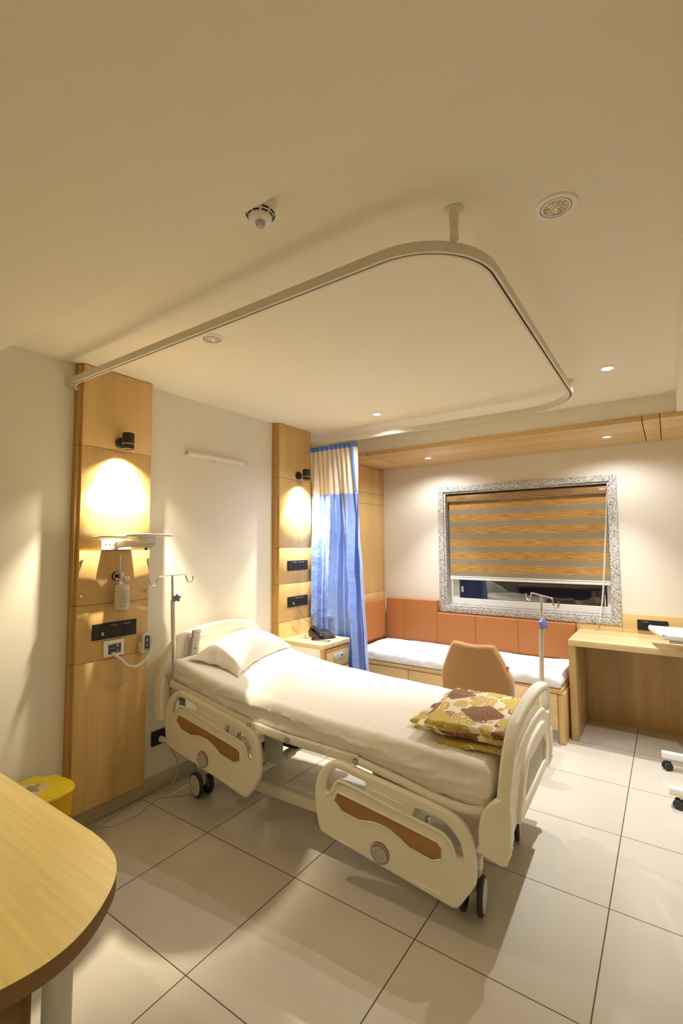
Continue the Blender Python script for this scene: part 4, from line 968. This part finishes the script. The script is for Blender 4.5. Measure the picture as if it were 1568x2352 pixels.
# ------------------------------------------------------------------ daybed with backrest
t = thing('daybed', 'oak daybed base with white sheeted mattress below the window', 'daybed', (1.0, -.4, 0))
b = new(); box(b, .028, 1.975, -.735, -.02, .10, .375); part('base', b, M_oakX, t)
b = new(); box(b, .028, 1.978, -.752, -.02, .378, .410, .002); part('top_rail', b, M_oakX, t)
for x0, x1 in ((.06, .68), (.686, 1.31), (1.316, 1.94)):
    b = new(); box(b, x0, x1, -.752, -.736, .105, .372, .0015); part('front_panel', b, M_oakX, t)
b = new(); box(b, .028, 1.945, -.72, -.02, .0, .10); part('plinth', b, M_skirt, t)
b = new(); box(b, 1.947, 1.990, -.745, -.02, 0, .378, .002); part('end_panel', b, M_oakV, t)
def soft_slab(x0, x1, y0, y1, z0, z1, r, amp, seed, nx=70, ny=30, over=0.0):
    bm = new(); T, B = [], []
    for j in range(ny + 1):
        rt, rb = [], []
        for i in range(nx + 1):
            s, q = i / nx, j / ny; x = x0 + (x1 - x0) * s; y = y0 + (y1 - y0) * q
            d = min(s * (x1 - x0), (1 - s) * (x1 - x0), q * (y1 - y0), (1 - q) * (y1 - y0)); e = min(1, d / r); rr = math.sqrt(max(0, 1 - (1 - e) ** 2))
            w_ = amp * (noise.noise((x * 3, y * 4, seed)) + .5 * noise.noise((x * 9, y * 8, seed + 2)))
            rt.append(bm.verts.new((x, y, z1 - r + r * rr + w_))); rb.append(bm.verts.new((x, y, z0 + r * .3 * (1 - rr))))
        T.append(rt); B.append(rb)
    for j in range(ny):
        for i in range(nx): bm.faces.new((T[j][i], T[j][i + 1], T[j + 1][i + 1], T[j + 1][i])); bm.faces.new((B[j][i], B[j + 1][i], B[j + 1][i + 1], B[j][i + 1]))
    per = [(0, i) for i in range(nx)] + [(j, nx) for j in range(ny)] + [(ny, nx - i) for i in range(nx)] + [(ny - j, 0) for j in range(ny)]
    L = len(per); rows = [[T[j][i] for j, i in per]]
    for k in (1, 2, 3):
        row = []
        for n_, (j, i) in enumerate(per):
            a_, c_ = T[j][i].co, B[j][i].co; f = k / 4; out = Vector((0, 0, 0))
            if j == 0: out.y -= 1
            if j == ny: out.y += 1
            if i == 0: out.x -= 1
            if i == nx: out.x += 1
            p = a_.lerp(c_, f) + out * (.004 + .010 * noise.noise((n_ * .23, f * 3, seed)) * 1.0); row.append(bm.verts.new(p))
        rows.append(row)
    rows.append([B[j][i] for j, i in per])
    for a_, c_ in zip(rows, rows[1:]):
        for k in range(L): bm.faces.new((a_[k], c_[k], c_[(k + 1) % L], a_[(k + 1) % L]))
    return bm
solo('daybed_mattress', soft_slab(.105, 1.968, -.748, -.105, .412, .508, .03, .013, 3.3, 150, 60), M_dsheet, 'white sheeted daybed mattress under the tan backrest', 'mattress', smooth=80)
# tan backrest: L-shaped outline stepping down under the window, upholstered with seams
t = thing('wall_upholstery', 'long tan leatherette backrest on the window wall, stepped below the granite', 'backrest', (1.0, -.05, .50))
def cushion(poly, M_, thick, seams, bev=.026):
    b = new(); plate(b, [poly], thick, M_, bev, 5); return b
segs = [(.103, .300, .932), (.3005, .690, .935), (.6905, 1.095, .812), (1.0955, 1.50, .812), (1.5005, 1.982, .812)]
for x0, x1, zt in segs:
    b = new(); plate(b, [[(x0, .50), (x1, .50), (x1, zt), (x0, zt)]], .080, wallY(-.061 if x1 < .691 else -.064), .006, 3); part('cushion', b, M_leather, t)
b = new(); plate(b, [rrect(-.742, -.108, .512, .932, .02)], .070, wallX(.062), .022, 5)
solo('wall_upholstery', b, M_leather, 'short tan leatherette backrest pad on the alcove side wall by the curtain', 'backrest')

# ------------------------------------------------------------------ desk
t = thing('desk', 'long pale oak desk right of the daybed with open knee space', 'desk', (2.9, -.31, 0))
b = new(); box(b, 2.008, XR - .01, -.606, -.0185, .722, .767, .0015); part('desktop', b, M_desk, t)
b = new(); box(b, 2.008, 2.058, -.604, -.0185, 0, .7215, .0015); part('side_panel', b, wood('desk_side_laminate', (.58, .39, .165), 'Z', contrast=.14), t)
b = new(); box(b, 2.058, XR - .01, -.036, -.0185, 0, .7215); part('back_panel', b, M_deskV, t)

# ------------------------------------------------------------------ overbed table (mostly outside the frame)
t = thing('overbed_table', 'white overbed table on castors at the right edge of the frame', 'overbed table', (2.95, -1.1, 0))
b = new(); plate(b, [loop([(2.540, -.435), (2.552, -.405), (2.60, -.395), (3.25, -.395), (3.30, -.43), (3.30, -.77), (3.25, -.80), (2.68, -.80), (2.635, -.785), (2.60, -.70)], 5)], .034, top(.882), .010, 4); b.transform(Matrix.Translation((0, 0, 0))); part('tabletop', b, M_white, t)
b = new(); box(b, 2.665, 3.20, -.66, -.56, .822, .852, .003); part('top_bracket', b, M_silver, t)
b = new(); box(b, 3.05, 3.13, -.64, -.58, .10, .83, .006); part('column', b, M_silver, t)
for y0, x0 in ((-.76, 2.590), (-1.30, 2.632)):
    b = new(); box(b, x0, 3.35, y0 - .022, y0 + .022, .072, .112, .003); part('base_bar', b, M_upvc, t)
b = new(); box(b, 3.18, 3.24, -1.28, -.74, .074, .110, .003); part('base_bar', b, M_upvc, t)
def small_castor(x, y, rz):
    b = new(); cyl(b, (x, y, .05), (x, y, .074), .008, mi=1); R = Matrix.Translation((x, y, 0)) @ Matrix.Rotation(rz, 4, 'Z')
    box(b, -.012, .030, -.010, .010, .028, .058, .006, mtx=R)
    c_ = part('castor', b, [M_black, M_steel], t)
    for s in (-1, 1):
        b = new(); lathe(b, [(.0, .011), (.020, .010), (.0262, .006), (.0262, -.006), (.02, -.008)], (.012, s * .0145, .0262), (0, s, 0), 28); b.transform(R); part('wheel', b, M_dgrey, c_)
small_castor(2.630, -.768, math.radians(215)); small_castor(2.688, -1.305, math.radians(165)); small_castor(3.30, -.76, 1.0); small_castor(3.30, -1.30, .4)

# ------------------------------------------------------------------ chair
t = thing('chair', 'camel upholstered chair with its back to the bed, facing the daybed', 'chair', (1.56, -1.25, 0), math.radians(-3))
outl = loop([(-.245, .40), (-.258, .52), (-.256, .60), (-.235, .66), (-.160, .815), (-.125, .838), (.0, .828), (.125, .838), (.160, .815), (.235, .66), (.256, .60), (.258, .52), (.245, .40), (.10, .385), (-.10, .385)], 4)
def shell():
    """rounded pad, thick 7 cm, dished towards the sitter"""
    bm = new(); plate(bm, [outl], .062, frame((1, 0, 0), (0, 0, 1), (0, -1, 0), (0, 0, 0)), .022, 4); bmesh.ops.subdivide_edges(bm, edges=[e for e in bm.edges if e.calc_length() > .08], cuts=3, use_grid_fill=True)
    for v in bm.verts: v.co.y += -.185 + .40 * v.co.x ** 2 * 1.2 - .10 * (v.co.z - .40)
    return bm
part('backrest', shell(), M_suede, t, True, 60)
b = new(); box(b, .205, .234, -.204, -.186, .690, .706, .002); part('side_tag', b, M_orange, t, True)
part('seat', soft_slab(-.24, .24, -.17, .26, .40, .475, .035, .002, 5, 24, 24), M_suede, t, True, 60)
for sx in (-1, 1):
    for y in (-.14, .22):
        b = new(); cyl(b, (sx * .20, y, .41), (sx * .235, y * 1.15, 0), .016, .011); part('leg', b, M_black, t, True)

# ------------------------------------------------------------------ yellow pedal bin
t = thing('pedal_bin', 'yellow lidded waste bin between the wall and the near table', 'bin', (.20, -3.61, 0))
b = new()
LID = loop([(.040, -3.70, 'c'), (.040, -3.57, 'c'), (.085, -3.568, 'c'), (.105, -3.520, 'c'), (.22, -3.502), (.292, -3.512), (.330, -3.545), (.345, -3.62), (.335, -3.72), (.29, -3.755), (.10, -3.76), (.06, -3.745, 'c')], 4)
plate(b, [LID], .016, top(.374), .005); 
sc = [((x - .20) * .86 + .205, (y + 3.63) * .84 - 3.63) for x, y in LID]; plate(b, [sc], .008, top(.383), .003); part('lid', b, M_yellow, t)
def taper(loop_, z0, z1, s0, s1, cx, cy):
    bm = new(); r0 = [bm.verts.new((cx + (x - cx) * s0, cy + (y - cy) * s0, z0)) for x, y in loop_]; r1 = [bm.verts.new((cx + (x - cx) * s1, cy + (y - cy) * s1, z1)) for x, y in loop_]
    n = len(loop_)
    for k in range(n): bm.faces.new((r0[k], r0[(k + 1) % n], r1[(k + 1) % n], r1[k]))
    bm.faces.new(r0[::-1]); bm.faces.new(r1); return bm
BODY = rrect(.075, .338, -3.752, -3.525, .05)
part('rim', taper(BODY, .265, .366, .97, 1.0, .205, -3.635), M_yellowd, t, label='rim in painted shade below the lid')
part('body', taper(BODY, 0, .265, .72, .88, .205, -3.635), M_yellow, t)
lm = top(.3875) @ Matrix.Translation((.19, -3.655, 0)) @ Matrix.Rotation(math.radians(35), 4, 'Z')
b = new(); box(b, -.062, .062, -.052, .052, 0, .0006, mtx=lm); lb = part('paper_label', b, M_paper, t, label='cream printed paper label')
b = new()
for k in range(6):
    wd = (.030, .026, .034, .045, .050, .020)[k]; x = -.035
    while x < -.035 + wd * 1.6:
        L = random.uniform(.004, .011); box(b, x, x + L, .022 - k * .0115, .027 - k * .0115, .0006, .0011, mtx=lm); x += L + .0022
tube(b, [lm @ Vector((.0 + .010 * math.cos(a), .040 + .006 * math.sin(a), .001)) for a in [i * 2 * PI / 16 for i in range(16)]], .0008, 4, closed=True)
part('printed_text', b, M_ink, lb)

# ------------------------------------------------------------------ near table
t = thing('bullet_table', 'yellow oak table with a rounded end, close to the camera on the left', 'table', (1.2, -4.28, 0))
ol = [(.35, -4.008), (1.37, -4.006)]
P = [(1.434, -4.010), (1.506, -4.024), (1.558, -4.046), (1.605, -4.080), (1.654, -4.137), (1.688, -4.195), (1.703, -4.25), (1.700, -4.31), (1.682, -4.37), (1.645, -4.43), (1.585, -4.49), (1.50, -4.53), (1.40, -4.548)]
ol += [(p.x, p.y) for p in catmull([(p[0], p[1], 0) for p in P], 6)] + [(.35, -4.552)]
b = new(); plate(b, [ol], .0012, top(.7494)); part('top_laminate', b, M_table, t)
b = new(); plate(b, [ol], .036, top(.7305), .0015, 2); part('table_slab', b, M_edge, t)
b = new(); cyl(b, (1.655, -4.222, 0.005), (1.655, -4.222, .712), .027, n=32); lathe(b, [(.0, .012), (.05, .010), (.053, 0)], (1.655, -4.222, 0)); part('leg', b, M_steel, t)
b = new(); box(b, .40, 1.555, -4.245, -4.225, .20, .712, .001); part('modesty_panel', b, wood('dark_panel', (.24, .12, .035), 'X'), t)
b = new(); box(b, .36, .40, -4.54, -4.02, 0, .712, .001); part('end_panel', b, wood('dark_end_panel', (.24, .12, .035), 'Z'), t)

# ------------------------------------------------------------------ bed power cable
t = thing('power_cable', 'pale grey bed cable plugged in by the bed head, looping on the floor', 'cable', (.06, -3.0, 0))
b = new(); cyl(b, (.0135, -2.853, .312), (.045, -2.853, .312), .019, .017, n=20, bev=.003); cyl(b, (.045, -2.853, .312), (.062, -2.84, .302), .012, .008); part('plug', b, M_white, t)
b = new(); tube(b, [(.060, -2.842, .303), (.072, -2.825, .27), (.072, -2.77, .16), (.060, -2.765, .07), (.050, -2.81, .012), (.036, -2.90, .0045), (.034, -3.00, .0045), (.040, -3.11, .0045), (.060, -3.20, .0045), (.072, -3.246, .0045), (.100, -3.256, .0045), (.130, -3.236, .0045), (.152, -3.15, .0045), (.150, -3.076, .0045), (.110, -2.985, .0045), (.100, -2.92, .0045), (.130, -2.865, .0045), (.185, -2.815, .0045), (.235, -2.74, .0045), (.26, -2.66, .006), (.32, -2.56, .03), (.38, -2.52, .10), (.40, -2.50, .17)], .0042, 8, smooth_k=8); part('cord', b, M_cable, t)
t = solo('hanging_cable', tube(new(), [(.20, -2.62, .60), (.16, -2.62, .35), (.13, -2.62, .20), (.13, -2.63, .09), (.17, -2.66, .045), (.235, -2.665, .09), (.27, -2.66, .15)], .0036, 8, smooth_k=8), M_cable, 'thin pale cable hanging in an arc below the bed head', 'cable')
